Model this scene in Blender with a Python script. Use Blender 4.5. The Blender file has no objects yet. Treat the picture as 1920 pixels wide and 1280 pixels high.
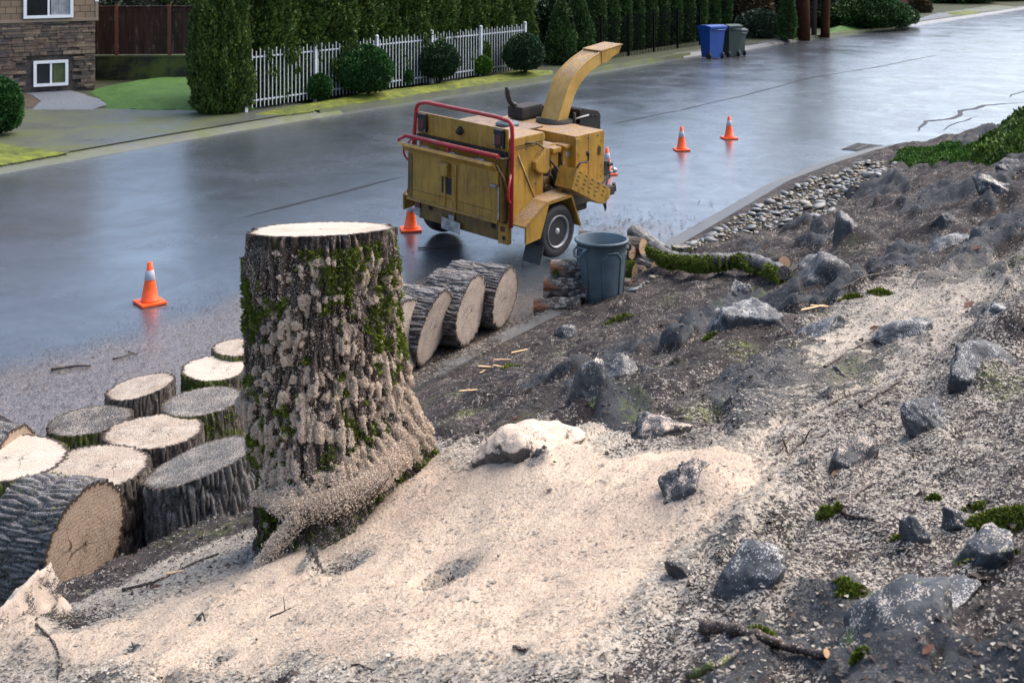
import bpy, bmesh, math, random
import numpy as np
from mathutils import Vector, Matrix, Euler

SC = bpy.context.scene
COL = SC.collection
R_ = math.radians

# ------------------------------------------------------------------ camera, sky, sun, exposure
FPX, HCAM, YH = 2250.0, 3.95, -103.0          # focal length in photo pixels, eye height, horizon row
cam_d = bpy.data.cameras.new('camera'); cam = bpy.data.objects.new('camera', cam_d); COL.objects.link(cam)
cam.location = (0, 0, HCAM); cam.rotation_euler = (R_(90), 0, 0)
cam_d.sensor_width = 36; cam_d.lens = FPX / 1920 * 36
cam_d.shift_y = -(640 - YH) / 1920
cam_d.clip_start = .05; cam_d.clip_end = 2000
cam_d.dof.use_dof = True; cam_d.dof.focus_distance = 8.5; cam_d.dof.aperture_fstop = 7.0
SC.camera = cam
SUN_EL, SUN_AZ = 54, 64                        # degrees; azimuth clockwise from +Y (behind the camera, to the right)
w = bpy.data.worlds.new('World'); SC.world = w; w.use_nodes = True
nt = w.node_tree; nt.nodes.clear()
sky = nt.nodes.new('ShaderNodeTexSky'); sky.sky_type = 'NISHITA'; sky.sun_disc = False
sky.sun_elevation = R_(SUN_EL); sky.sun_rotation = R_(SUN_AZ); sky.dust_density = 3.5; sky.air_density = 1.0; sky.ozone_density = 1.5
bg = nt.nodes.new('ShaderNodeBackground'); bg.inputs['Strength'].default_value = .15
wo = nt.nodes.new('ShaderNodeOutputWorld')
nt.links.new(sky.outputs[0], bg.inputs[0]); nt.links.new(bg.outputs[0], wo.inputs[0])
sl = bpy.data.lights.new('sun', 'SUN'); sl.energy = 1.9; sl.angle = R_(70); sl.color = (1, .94, .86)
so = bpy.data.objects.new('sun', sl); COL.objects.link(so)
so.rotation_euler = (R_(90 - SUN_EL), 0, R_(180 - SUN_AZ)); so.location = (10, -20, 30)
SC.view_settings.view_transform = 'Standard'; SC.view_settings.look = 'None'
SC.view_settings.gamma = 1; SC.view_settings.exposure = 1.12

# ------------------------------------------------------------------ numpy noise
_rs = np.random.RandomState(7); _P = _rs.permutation(4096); _V = _rs.rand(4096) * 2 - 1
def _h(i, j, k): return _V[_P[(_P[(_P[i & 4095] + j) & 4095] + k) & 4095]]
def noise3(x, y, z=0.0):
    x, y, z = np.broadcast_arrays(np.asarray(x, float), np.asarray(y, float), np.asarray(z, float))
    i, j, k = np.floor(x).astype(int), np.floor(y).astype(int), np.floor(z).astype(int)
    a, b, c = x - i, y - j, z - k
    a, b, c = [t * t * t * (t * (t * 6 - 15) + 10) for t in (a, b, c)]
    r = 0
    for di, wa in ((0, 1 - a), (1, a)):
        for dj, wb in ((0, 1 - b), (1, b)):
            for dk, wc in ((0, 1 - c), (1, c)):
                r = r + _h(i + di, j + dj, k + dk) * wa * wb * wc
    return r
def fbm(x, y, z=0.0, o=4, g=.5):
    r, a, t = 0, 1, 0
    for n in range(o):
        r = r + a * noise3(x * 2**n + 17.3 * n, np.asarray(y) * 2**n + 5.1 * n, np.asarray(z) * 2**n + n * 3.7); t += a; a *= g
    return r / t
def sstep(a, b, x): t = np.clip((x - a) / (b - a), 0, 1); return t * t * (3 - 2 * t)
def cracks(a, b, wrap):                          # cell-edge distance on a lattice that closes after `wrap` cells in a
    a = np.asarray(a, float); b = np.asarray(b, float); i, j = np.floor(a).astype(int), np.floor(b).astype(int); d1 = np.full(a.shape, 9.0); d2 = d1.copy()
    for di in (-1, 0, 1):
        for dj in (-1, 0, 1):
            ci, cj = i + di, j + dj; w_ = np.mod(ci, wrap); px_ = ci + .5 + .42 * _h(w_, cj, 3 + 0 * ci); py_ = cj + .5 + .42 * _h(w_, cj, 77 + 0 * ci)
            d = np.hypot(a - px_, b - py_); lo = d < d1; d2 = np.where(lo, d1, np.minimum(d2, d)); d1 = np.where(lo, d, d1)
    return d2 - d1
def poly_sd(x, y, P):                           # signed distance to a polygon, negative inside
    P = np.asarray(P, float); d = np.full(x.shape, 1e9); ins = np.zeros(x.shape, bool)
    for n in range(len(P)):
        ax, ay = P[n]; bx, by = P[(n + 1) % len(P)]
        ex, ey = bx - ax, by - ay; wx, wy = x - ax, y - ay
        t = np.clip((wx * ex + wy * ey) / (ex * ex + ey * ey + 1e-12), 0, 1)
        d = np.minimum(d, (wx - ex * t)**2 + (wy - ey * t)**2)
        c = ((ay > y) != (by > y)) & (x < (bx - ax) * (y - ay) / (by - ay + 1e-12) + ax)
        ins ^= c
    d = np.sqrt(d); return np.where(ins, -d, d)

# ------------------------------------------------------------------ street frame: s runs up the street, u across it towards the camera's bank
DS = np.array([.565, .825]); DU = np.array([.825, -.565])
def su(x, y): return x * DS[0] + y * DS[1], x * DU[0] + y * DU[1]
def xy(s, u): return s * DS[0] + u * DU[0], s * DS[1] + u * DU[1]
def at(px, py, z=0.0):                          # photo pixel -> point on the level z
    t = (HCAM - z) * FPX / (py - YH); return Vector(((px - 960) / FPX * t, t, z))
_TS = [-8, 6.3, 8, 11, 14.7, 18.7, 20.6, 22.4, 23.4, 24, 24.5, 25, 60]
_TU = [-6.3, -6.3, -6.6, -6.67, -7, -7.35, -7.28, -7.1, -6.78, -6.37, -5.8, -4.5, -4.5]
def toe(s): return np.interp(s, _TS, _TU)
def bank0(x, y):
    s, u = su(x, y); wv = u - toe(s)
    wv = np.minimum(wv, (25.6 - s) * 1.1 + .3)
    wp = np.maximum(wv, 0); k = sstep(6.3, 9.5, s)
    left = .31 * wp + .45 * (1 - np.exp(-wp / .75)) - .03
    right = .105 + .33 * wp - .06 * sstep(0, 1.2, wp)
    h = left * (1 - k) + right * k
    h = np.where(wv < 0, -.03 * (1 - k) + .1 * k + wv * .3, h)
    return h, wv
SAW_POLYS = []                                   # (world polygon, strength), filled once the terrain function exists
def rock_amount(x, y):
    s, u = su(x, y); return sstep(.10, .22, fbm(s * .95 + 41, u * 2.0 + .4 * s, 12.5, 4)) * sstep(-6.2, -5.2, u) * (1 - .9 * sstep(13, 9.5, s) * sstep(-4.2, -5.0, u))
SKIRTS = []
def bank(x, y, detail=True):
    x = np.asarray(x, float); y = np.asarray(y, float)
    h, wv = bank0(x, y); m = sstep(0.0, .6, wv)
    h = h + .21 * np.exp(-((x + .15)**2 + (y - 5.75)**2) / .30) + .10 * np.exp(-((x - .35)**2 + (y - 5.0)**2) / .5)
    h = h + .16 * np.exp(-((x - .35)**2 / .25 + (y - 6.5)**2 / .06)) - .10 * np.exp(-((x + .02)**2 + (y - 6.5)**2) / .02)
    h = h + m * .11 * fbm(x * .55, y * .55, 3.3, 3)
    if detail:
        for a_, b_, r_, h_ in SKIRTS:
            k_ = (np.abs(x - a_) < 2 * r_) & (np.abs(y - b_) < 2 * r_)
            if k_.any(): h[k_] += h_ * np.exp(-((x[k_] - a_)**2 + (y[k_] - b_)**2) / (r_ * r_ * .8))
        for a_, b_, r_, h_ in HOLES: h = h - h_ * np.exp(-((x - a_)**2 + (y - b_)**2) / (r_ * r_ * .8))
        s, u = su(x, y)
        sd = saw_amount(x, y)
        rough = 1 - .78 * sd
        ledge = fbm(s * .9 + 4, u * 2.1, 8.8, 4)
        h = h + m * rough * (.20 * np.abs(ledge) - .05 + .04 * fbm(x * 5, y * 5, 1.1, 3))
        rk = rock_amount(x, y) * m * (1 - sd); f_ = fbm(x * 2.6 + 3, y * 2.6, 31.0, 3); h = h + rk * (.07 + .10 * np.floor(f_ * 7) / 7 + .05 * f_)
        h = h + m * (.012 * fbm(x * 14, y * 14, 2.2, 3) * (1 - .5 * sd))
        h = h + m * sd * (.055 * fbm(s * 1.1 + 9, u * 2.8, 6.1, 4) + .03 * np.abs(fbm(s * 2.6, u * 1.6, 16.1, 2)) + .007 * fbm(x * 26, y * 26, 5.5, 2))
    return h
HOLES = []
def saw_amount(x, y):
    r = np.zeros(np.shape(x))
    for P, k, soft in SAW_POLYS:
        d = poly_sd(x, y, P) + .22 * fbm(x * 1.7, y * 1.7, 4.4, 4)
        r = np.maximum(r, k * sstep(soft, -soft, d))
    for a_, b_, r_, h_ in HOLES: r = r * (1 - np.clip(1.35 * np.exp(-((x - a_)**2 + (y - b_)**2) / (r_ * r_) + .5 * fbm(x * 16, y * 16, 3, 2)) - .25, 0, 1))
    return r
def ground(px, py, detail=False):                # photo pixel -> point on the bank (or the road where the bank is lower)
    r = np.array([(px - 960) / FPX, 1.0, -(py - YH) / FPX]); t = np.arange(1.5, 60, .02)
    z = HCAM + r[2] * t; h = np.maximum(bank(r[0] * t, t, detail), 0.0)
    n = int(np.argmax(z <= h)); tt = t[n]
    return Vector((r[0] * tt, tt, float(h[n])))
def gz(x, y): return float(max(bank(np.array([x]), np.array([y]))[0], 0))
def W(pts): return [tuple(ground(*p)[:2]) for p in pts]
SAW_POLYS[:] = [
    (W([(480, 1040), (560, 985), (700, 880), (800, 845), (870, 868), (930, 830), (1000, 800), (1090, 812), (1160, 850), (1300, 838), (1400, 850), (1470, 860), (1475, 930), (1340, 1000), (1240, 1100), (1190, 1180), (1120, 1279), (0, 1279), (0, 1235), (150, 1190), (330, 1110)]), 1.0, .16),
    (W([(1150, 850), (1300, 835), (1420, 800), (1480, 720), (1560, 640), (1650, 600), (1640, 660), (1560, 740), (1520, 800), (1480, 880), (1300, 1000)]), .62, .25),
    (W([(1480, 700), (1600, 560), (1760, 500), (1919, 480), (1919, 560), (1800, 640), (1700, 720), (1600, 760), (1480, 900), (1380, 1010), (1250, 1110), (1200, 1180)]), .42, .35),
    (W([(60, 1170), (300, 1050), (450, 990), (520, 1000), (300, 1200)]), .46, .2),
    (W([(1100, 880), (1300, 780), (1500, 640), (1919, 470), (1919, 760), (1919, 1000), (1300, 1279), (1000, 1279)]), .17, .4),
]

HOLES += [(*tuple(ground(px, py))[:2], r_, h_) for px, py, r_, h_ in [(596, 1056, .07, .06), (648, 1050, .10, .09), (842, 1058, .10, .12), (815, 1075, .07, .09), (980, 1222, .03, .0), (372, 1172, .045, .03), (512, 1272, .14, .07), (405, 1232, .06, .03), (1010, 880, .05, .02), (755, 905, .05, .03), (310, 1270, .05, .04), (250, 1225, .04, .02)]]
# boulders: pixel of the foot, size in photo pixels, material, label, seed, turn, lean
RK = [
 (1600, 497, 72, 120, 'rock', 'upright dark grey boulder standing tallest at the top of the mulch', 1, 0, 8),
 (1537, 575, 140, 84, 'rock', 'long smooth grey boulder sloping up to the right, above the middle of the bank', 2, 0, -28),
 (1390, 588, 70, 76, 'rock_moss', 'small blocky boulder with two moss spots below the mossy branch', 3, 0, -10),
 (1352, 578, 34, 16, 'rock', 'low flat stone left of the blocky moss spotted boulder', 4, 0, 0),
 (1420, 650, 120, 90, 'rock_chip', 'broad cracked boulder in the middle of the mulch', 5, 0, -12),
 (1515, 690, 30, 58, 'rock_chip', 'narrow upright edge of rock under the long ridge', 6, 0, 10),
 (1535, 640, 100, 34, 'rock_chip', 'sloping rock ridge dusted with pale chips', 46, 0, -30),
 (1165, 712, 78, 44, 'rock', 'rounded grey boulder left alone on the bare soil', 7, 0, -22),
 (1095, 772, 62, 92, 'rock_moss', 'pointed upright stone right of the stump, under the rounded boulder', 8, 0, 16),
 (1217, 708, 26, 20, 'rock', 'small blue grey cobble right of the rounded boulder', 9, 0, 0),
 (1066, 630, 38, 22, 'rock', 'small dark stone beside the kerb below the waste bin', 10, 0, 0),
 (1522, 512, 78, 36, 'rock', 'low boulder right of the end of the mossy branch', 11, 0, -16),
 (1776, 440, 58, 50, 'rock', 'dark square boulder near the top right of the slope', 12, 0, 0),
 (1884, 390, 84, 80, 'rock_moss', 'dark jagged boulder at the right edge below the ivy', 13, 0, -20),
 (1900, 335, 50, 36, 'rock', 'grey boulder half under the ivy at the right edge', 14, 0, -12),
 (1690, 480, 60, 26, 'rock', 'flat grey rock right of the upright dark boulder', 15, 0, -20),
 (1780, 470, 95, 24, 'rock_chip', 'thin slab lying along the slope under the square boulder', 16, 0, -22),
 (1658, 522, 44, 20, 'rock', 'small dark undercut stone in the chips', 17, 0, 0),
 (1890, 655, 130, 130, 'rock_chip', 'large smooth grey boulder at the right edge', 18, 0, -12),
 (1850, 735, 110, 110, 'rock_chip', 'ridge of rock running down left from the large smooth boulder', 19, 0, -42),
 (1573, 722, 42, 36, 'rock_dust', 'small dark stone half buried in pale chips', 20, 0, -10),
 (1335, 985, 118, 165, 'rock_dust', 'sharp dark rock jutting out of the sawdust', 21, 0, -42),
 (1498, 910, 52, 70, 'rock_dust', 'small dark rock just right of the sharp jutting one', 22, 0, 12),
 (1005, 868, 165, 66, 'rock_saw', 'big rounded rock buried in sawdust right of the stump', 23, 0, -8),
 (1240, 822, 120, 44, 'rock_dust', 'low rock hump beyond the sawdust, left of the chips', 24, 0, -10),
 (1745, 830, 90, 78, 'rock_chip', 'chip strewn boulder in the right middle of the slope', 25, 0, -30),
 (1716, 1025, 54, 50, 'rock', 'rounded grey stone under the moss tuft on the right', 26, 0, -20),
 (1792, 988, 50, 36, 'rock', 'dark rounded cobble touching the moss mound', 27, 0, -10),
 (1690, 1235, 235, 80, 'rock_moss', 'large blurred mossy boulder at the bottom right', 28, 0, -38),
 (1760, 1140, 130, 40, 'rock_chip', 'blue grey slab above the large bottom right boulder', 29, 0, -15),
 (1410, 1120, 150, 70, 'rock_chip', 'half buried rock ridge low in the middle right', 30, 0, -30),
 (1285, 1100, 56, 60, 'rock_dust', 'small rock at the lower edge of the sawdust', 31, 0, -38),
 (5, 1290, 190, 250, 'rock_saw', 'dusty rock in the bottom left corner', 34, 0, 20),
 (92, 1172, 30, 22, 'rock', 'small grey pebble in the mud below the lying log', 35, 0, 0),
 (1335, 612, 60, 30, 'rock_chip', 'low blue stone just left of the broad cracked boulder', 37, 0, -20),
 (1600, 890, 110, 60, 'rock_dust', 'half buried rock left of the crooked stick', 41, 0, -30),
 (1620, 560, 60, 40, 'rock_moss', 'mossy lump of rock in the chips right of the long boulder', 42, 0, -20),
 (1860, 1060, 120, 70, 'rock_moss', 'shaded rock under the moss mound at the right edge', 43, 0, -30),
 (1700, 640, 90, 30, 'rock_chip', 'flat rock nearly covered by pale chips', 45, 0, -20),
]
for (px, py, ww, hh, *_r) in RK:                  # soil banked up round each of them
    g_ = ground(px, py - hh * .25); SKIRTS.append((g_.x, g_.y, ww * g_.y / FPX * .75, .30 * hh * g_.y / FPX))
# ------------------------------------------------------------------ mesh helpers
def tag(o, label=None, cat=None, group=None, kind=None):
    if label: o['label'] = label
    if cat: o['category'] = cat
    if group: o['group'] = group
    if kind: o['kind'] = kind
    return o
def empty(name, loc=(0, 0, 0), rot=(0, 0, 0)):
    o = bpy.data.objects.new(name, None); COL.objects.link(o); o.location = loc; o.rotation_euler = rot
    o.empty_display_size = .1; return o
def np_mesh(name, V, Fq, mat, parent=None, attrs=None, smooth=False, uv=None):
    V = np.asarray(V, np.float32).reshape(-1, 3); Fq = np.asarray(Fq, np.int32); n = Fq.shape[1]
    me = bpy.data.meshes.new(name); me.vertices.add(len(V)); me.vertices.foreach_set('co', V.ravel())
    me.loops.add(Fq.size); me.loops.foreach_set('vertex_index', Fq.ravel())
    me.polygons.add(len(Fq)); me.polygons.foreach_set('loop_start', np.arange(0, Fq.size, n, dtype=np.int32))
    me.polygons.foreach_set('loop_total', np.full(len(Fq), n, np.int32))
    me.polygons.foreach_set('use_smooth', np.full(len(Fq), smooth, bool))
    for k, a in (attrs or {}).items():
        at_ = me.attributes.new(k, 'FLOAT', 'POINT'); at_.data.foreach_set('value', np.asarray(a, np.float32).ravel())
    me.update(calc_edges=True)
    o = bpy.data.objects.new(name, me); COL.objects.link(o)
    if mat: me.materials.append(mat)
    if parent: o.parent = parent
    return o
def grid_faces(nr, nc, wrap=False):
    i, j = np.meshgrid(np.arange(nr - 1), np.arange(nc if wrap else nc - 1), indexing='ij')
    j2 = (j + 1) % nc
    return np.stack([i * nc + j, i * nc + j2, (i + 1) * nc + j2, (i + 1) * nc + j], -1).reshape(-1, 4)
class MB:
    def __init__(s): s.b = bmesh.new()
    def box(s, lo, hi, bev=0, rot=None, about=None):
        lo, hi = Vector(lo), Vector(hi); c = (lo + hi) / 2; d = hi - lo
        vs = bmesh.ops.create_cube(s.b, size=1)['verts']
        for v in vs: v.co = Vector((v.co.x * d.x, v.co.y * d.y, v.co.z * d.z)) + c
        if bev:
            es = list({e for v in vs for e in v.link_edges})
            r = bmesh.ops.bevel(s.b, geom=es, offset=bev, segments=2, affect='EDGES', profile=.7)
            vs = list({v for f in r['faces'] for v in f.verts} | {v for v in vs if v.is_valid})
        if rot is not None:
            a = Vector(about if about is not None else c)
            for v in vs: v.co = rot @ (v.co - a) + a
        return s
    def prism(s, pts, a, b, axis='y', bev=0):     # pts in the two other axes
        def mk(p, t):
            return {'y': (p[0], t, p[1]), 'x': (t, p[0], p[1]), 'z': (p[0], p[1], t)}[axis]
        v0 = [s.b.verts.new(mk(p, a)) for p in pts]; v1 = [s.b.verts.new(mk(p, b)) for p in pts]; n = len(pts)
        fs = [s.b.faces.new(v0[::-1]), s.b.faces.new(v1)]
        for i in range(n): fs.append(s.b.faces.new((v0[i], v0[(i + 1) % n], v1[(i + 1) % n], v1[i])))
        bmesh.ops.recalc_face_normals(s.b, faces=fs)
        if bev:
            es = list({e for f in fs for e in f.edges}); bmesh.ops.bevel(s.b, geom=es, offset=bev, segments=2, affect='EDGES', profile=.7)
        return s
    def quadlist(s, pts, faces):
        v = [s.b.verts.new(p) for p in pts]
        fs = [s.b.faces.new([v[i] for i in f]) for f in faces]; bmesh.ops.recalc_face_normals(s.b, faces=fs); return s
    def tube(s, path, r, n=12, cap=True, closed=False):
        P = [Vector(p) for p in path]; rr = r if isinstance(r, (list, tuple, np.ndarray)) else [r] * len(P); rings = []; up = None
        m = len(P)
        for i, p in enumerate(P):
            if closed: t = (P[(i + 1) % m] - P[i - 1]).normalized()
            else: t = (P[min(i + 1, m - 1)] - P[max(i - 1, 0)]).normalized()
            if up is None: up = t.orthogonal().normalized()
            up = (up - t * up.dot(t)).normalized(); q = t.cross(up)
            rings.append([s.b.verts.new(p + (up * math.cos(2 * math.pi * k / n) + q * math.sin(2 * math.pi * k / n)) * rr[i]) for k in range(n)])
        for i in range(m if closed else m - 1):
            A, B = rings[i], rings[(i + 1) % m]
            for k in range(n):
                f = s.b.faces.new((A[k], A[(k + 1) % n], B[(k + 1) % n], B[k])); f.smooth = True
        if cap and not closed: s.b.faces.new(rings[0][::-1]); s.b.faces.new(rings[-1])
        return s
    def lathe(s, prof, c=(0, 0, 0), axis='z', n=32, smooth=True, cap=True):   # prof: (r, t)
        c = Vector(c); rings = []
        for r, t in prof:
            ring = []
            for k in range(n):
                a = 2 * math.pi * k / n; x, y = r * math.cos(a), r * math.sin(a)
                ring.append(s.b.verts.new(c + Vector({'z': (x, y, t), 'y': (x, t, y), 'x': (t, x, y)}[axis])))
            rings.append(ring)
        fs = []
        for A, B in zip(rings, rings[1:]):
            for k in range(n):
                f = s.b.faces.new((A[k], A[(k + 1) % n], B[(k + 1) % n], B[k])); f.smooth = smooth; fs.append(f)
        if cap and prof[0][0] > 1e-4: fs.append(s.b.faces.new(rings[0][::-1]))
        if cap and prof[-1][0] > 1e-4: fs.append(s.b.faces.new(rings[-1]))
        return s
    def build(s, name, mat, parent=None):
        bmesh.ops.remove_doubles(s.b, verts=s.b.verts, dist=1e-5)
        bmesh.ops.recalc_face_normals(s.b, faces=s.b.faces)
        me = bpy.data.meshes.new(name); s.b.to_mesh(me); s.b.free(); me.materials.append(mat)
        o = bpy.data.objects.new(name, me); COL.objects.link(o)
        if parent: o.parent = parent
        return o
def arc(pts, r=.1, n=6):                          # round the corners of a polyline
    P = [Vector(p) for p in pts]; out = [P[0]]
    for a, b, c in zip(P, P[1:], P[2:]):
        d1, d2 = (a - b), (c - b); rr = min(r, d1.length * .45, d2.length * .45)
        A, B = b + d1.normalized() * rr, b + d2.normalized() * rr
        for k in range(n + 1):
            t = k / n; out.append(A * (1 - t)**2 + b * 2 * t * (1 - t) + B * t * t)
    out.append(P[-1]); return out

# ------------------------------------------------------------------ material helpers
class NT:
    def __init__(s, name):
        s.m = bpy.data.materials.new(name); s.m.use_nodes = True; s.t = s.m.node_tree; s.b = s.t.nodes['Principled BSDF']
        s.out = s.t.nodes['Material Output']
    def n(s, typ, **k):
        nd = s.t.nodes.new('ShaderNode' + typ)
        for a, v in k.items(): setattr(nd, a, v)
        return nd
    def put(s, sock, v):
        if isinstance(v, bpy.types.NodeSocket): s.t.links.new(v, sock)
        elif isinstance(v, (tuple, list)) and len(v) == 3 and sock.type == 'RGBA': sock.default_value = (*v, 1)
        else: sock.default_value = v
    def co(s, scale=(1, 1, 1), kind='Object'):
        c = s.n('TexCoord'); mp = s.n('Mapping'); s.put(mp.inputs['Vector'], c.outputs[kind]); mp.inputs['Scale'].default_value = scale; return mp.outputs[0]
    def noise(s, scale, detail=4, rough=.55, vec=None, dist=0, color=False):
        nd = s.n('TexNoise'); nd.inputs['Scale'].default_value = scale; nd.inputs['Detail'].default_value = detail; nd.inputs['Roughness'].default_value = rough; nd.inputs['Distortion'].default_value = dist
        s.put(nd.inputs['Vector'], vec if vec is not None else s.co()); return nd.outputs[1 if color else 0]
    def vor(s, scale, vec=None, feat='F1', out='Distance', rnd=1):
        nd = s.n('TexVoronoi', feature=feat); nd.inputs['Scale'].default_value = scale; nd.inputs['Randomness'].default_value = rnd
        s.put(nd.inputs['Vector'], vec if vec is not None else s.co()); return nd.outputs[out]
    def ramp(s, f, stops, interp='LINEAR'):
        nd = s.n('ValToRGB'); cr = nd.color_ramp; cr.interpolation = interp
        while len(cr.elements) < len(stops): cr.elements.new(.5)
        for e, (p, c) in zip(cr.elements, stops): e.position = p; e.color = (*c, 1) if isinstance(c, tuple) else (c, c, c, 1)
        s.put(nd.inputs[0], f); return nd.outputs[0]
    def mix(s, f, a, b, mode='MIX'):
        nd = s.n('Mix', data_type='RGBA', blend_type=mode); s.put(nd.inputs[0], f); s.put(nd.inputs[6], a); s.put(nd.inputs[7], b); return nd.outputs[2]
    def math(s, op, a, b=0.0, clamp=False):
        nd = s.n('Math', operation=op, use_clamp=clamp); s.put(nd.inputs[0], a); s.put(nd.inputs[1], b); return nd.outputs[0]
    def rng(s, v, a, b, c=0.0, d=1.0):
        nd = s.n('MapRange'); nd.clamp = True
        for i, q in enumerate((v, a, b, c, d)): s.put(nd.inputs[i], q)
        return nd.outputs[0]
    def attr(s, name): nd = s.n('Attribute', attribute_name=name); return nd.outputs['Fac']
    def island(s): return s.n('NewGeometry').outputs['Random Per Island']
    def objrand(s): return s.n('ObjectInfo').outputs['Random']
    def nz(s):
        g = s.n('NewGeometry'); x = s.n('SeparateXYZ'); s.put(x.inputs[0], g.outputs['Normal']); return x.outputs['Z']
    def bump(s, h, dist=.01, strength=1.0, prev=None):
        nd = s.n('Bump'); s.put(nd.inputs['Strength'], strength); nd.inputs['Distance'].default_value = dist; s.put(nd.inputs['Height'], h)
        if prev is not None: s.put(nd.inputs['Normal'], prev)
        return nd.outputs[0]
    def done(s, col=None, rough=None, normal=None, spec=None, metal=None, coat=None):
        if col is not None: s.put(s.b.inputs['Base Color'], col)
        if rough is not None: s.put(s.b.inputs['Roughness'], rough)
        if normal is not None: s.put(s.b.inputs['Normal'], normal)
        if spec is not None: s.put(s.b.inputs['Specular IOR Level'], spec)
        if metal is not None: s.put(s.b.inputs['Metallic'], metal)
        if coat is not None: s.put(s.b.inputs['Coat Weight'], coat); s.b.inputs['Coat Roughness'].default_value = .08
        return s.m
M = {}
def plain(name, col, rough=.5, var=.15, scale=8, metal=0, bump=0, spec=.5, coat=0):
    t = NT(name); n = t.noise(scale, 5)
    c = t.mix(t.rng(n, .3, .7), tuple(x * (1 - var) for x in col), tuple(min(1, x * (1 + var)) for x in col))
    nm = t.bump(t.noise(scale * 12, 3), bump) if bump else None
    M[name] = t.done(c, t.rng(n, .2, .8, max(.03, rough - .08), min(1, rough + .08)), nm, spec, metal, coat); return M[name]

# ---- ground materials
def mat_bank():
    t = NT('bank_soil'); co = t.co(); saw = t.attr('saw'); moss = t.attr('moss')
    soil = t.mix(t.rng(t.noise(3.5, 5), .35, .65), (.018, .017, .017), (.046, .038, .037))
    soil = t.mix(t.rng(t.noise(60, 3), .45, .75), soil, (.07, .056, .052))
    ch = t.vor(115, t.co((1, 1, 1)), out='Color'); sp = t.n('SeparateColor'); t.put(sp.inputs[0], ch)
    ch2 = t.vor(210, out='Color'); sp2 = t.n('SeparateColor'); t.put(sp2.inputs[0], ch2)
    nse = t.noise(5.5, 6, .65); nse2 = t.noise(28, 4, .6)
    dens = t.math('ADD', t.math('MULTIPLY', saw, 1.5), t.math('MULTIPLY', t.math('SUBTRACT', t.math('ADD', nse, nse2), 1.02), t.rng(saw, 0, .3, .8, 1.2)))
    dens = t.rng(dens, -.02, 1.0, 0.0, 1.05)
    m1 = t.math('LESS_THAN', sp.outputs[0], dens); m2 = t.math('LESS_THAN', sp2.outputs[0], dens)
    msk = t.math('MAXIMUM', m1, m2)
    chipc = t.ramp(sp2.outputs[1], [(0, (.24, .18, .13)), (.18, (.38, .31, .24)), (.5, (.45, .385, .31)), (.8, (.54, .48, .40)), (1, (.48, .34, .22))])
    grey = t.rng(saw, .2, .8, .5, 0)
    chipc = t.mix(grey, chipc, (.27, .262, .245))
    rk = t.rng(t.math('ADD', t.attr('rock'), t.math('MULTIPLY', t.math('SUBTRACT', t.noise(14, 7, .72), .5), 1.1)), .50, .56)
    rc = t.mix(t.noise(5, 6, .7), (.022, .024, .027), (.075, .080, .088)); soil = t.mix(rk, soil, rc); msk = t.math('MULTIPLY', msk, t.math('SUBTRACT', 1.0, t.math('MULTIPLY', rk, .72)))
    col = t.mix(msk, soil, chipc)
    pink = t.rng(t.noise(1.3, 3), .42, .68)
    saw3 = t.mix(t.math('MULTIPLY', pink, .9), (.55, .435, .33), (.42, .31, .235))
    sawc = t.mix(.45, saw3, t.ramp(sp2.outputs[2], [(0, (.21, .13, .085)), (.16, (.38, .28, .20)), (.5, (.50, .40, .305)), (1, (.62, .53, .43))]))
    col = t.mix(t.rng(saw, .72, .98), col, sawc)
    col = t.mix(t.math('MULTIPLY', moss, t.rng(t.noise(22, 4), .42, .6)), col, (.13, .17, .02))
    h = t.math('ADD', t.math('MULTIPLY', sp.outputs[1], t.math('SUBTRACT', .5, t.math('MULTIPLY', rk, .4))), t.math('ADD', t.noise(70, 3), t.math('MULTIPLY', rk, t.math('MULTIPLY', t.noise(24, 7, .75), 2.0))))
    t.done(col, t.rng(saw, 0, .8, .8, .95), t.bump(h, .008, 1.0), .15); return t.m
M['bank'] = mat_bank()
def mat_road():
    t = NT('wet_asphalt'); co = t.co(); silt = t.attr('silt'); g = t.noise(260, 2); n1 = t.noise(.55, 5, .6, t.co((1, 1, 1)), .6); n2 = t.noise(6, 5, .6)
    base = t.mix(t.rng(n2, .3, .7), (.036, .044, .056), (.060, .069, .083))
    sp = t.n('SeparateColor'); t.put(sp.inputs[0], t.vor(140, out='Color'))
    base = t.mix(t.math('GREATER_THAN', sp.outputs[0], .95), base, (.09, .09, .09))
    sm = t.rng(t.math('ADD', silt, t.math('MULTIPLY', t.math('SUBTRACT', t.noise(2.2, 7, .72), .5), .9)), .28, .85)
    sd = t.math('ADD', t.math('MULTIPLY', sm, .5), t.math('MULTIPLY', t.math('SUBTRACT', t.noise(9, 5, .6), .5), .35))
    siltc = t.mix(t.math('LESS_THAN', sp.outputs[1], t.math('MULTIPLY', sd, 1.0)), (.046, .041, .042), t.ramp(sp.outputs[2], [(0, (.09, .07, .06)), (1, (.28, .22, .18))]))
    col = t.mix(sm, base, siltc)
    ro = t.rng(n1, .30, .70, .10, .34); ro = t.mix(sm, ro, t.rng(sp.outputs[1], 0, 1, .2, .5))
    wave = t.bump(t.noise(1.6, 3, .5), .004, .25)
    t.done(col, ro, t.bump(t.math('ADD', g, t.math('MULTIPLY', sm, sp.outputs[1])), .0035, t.rng(n1, .3, .7, .18, .55), wave), t.rng(n1, .3, .7, 1.0, .7), 0, t.math('MULTIPLY', t.rng(t.noise(.9, 6, .68, t.co((1.0, 1.0, 1)), 1.2), .36, .60, 1.0, .45), t.math('SUBTRACT', 1.0, t.math('MULTIPLY', sm, .6)))); t.b.inputs['Coat Roughness'].default_value = .27; t.put(t.b.inputs['Coat Normal'], t.bump(t.math('ADD', t.noise(2.3, 3, .5), t.math('MULTIPLY', t.noise(210, 2), .22)), .004, .25)); return t.m
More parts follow.
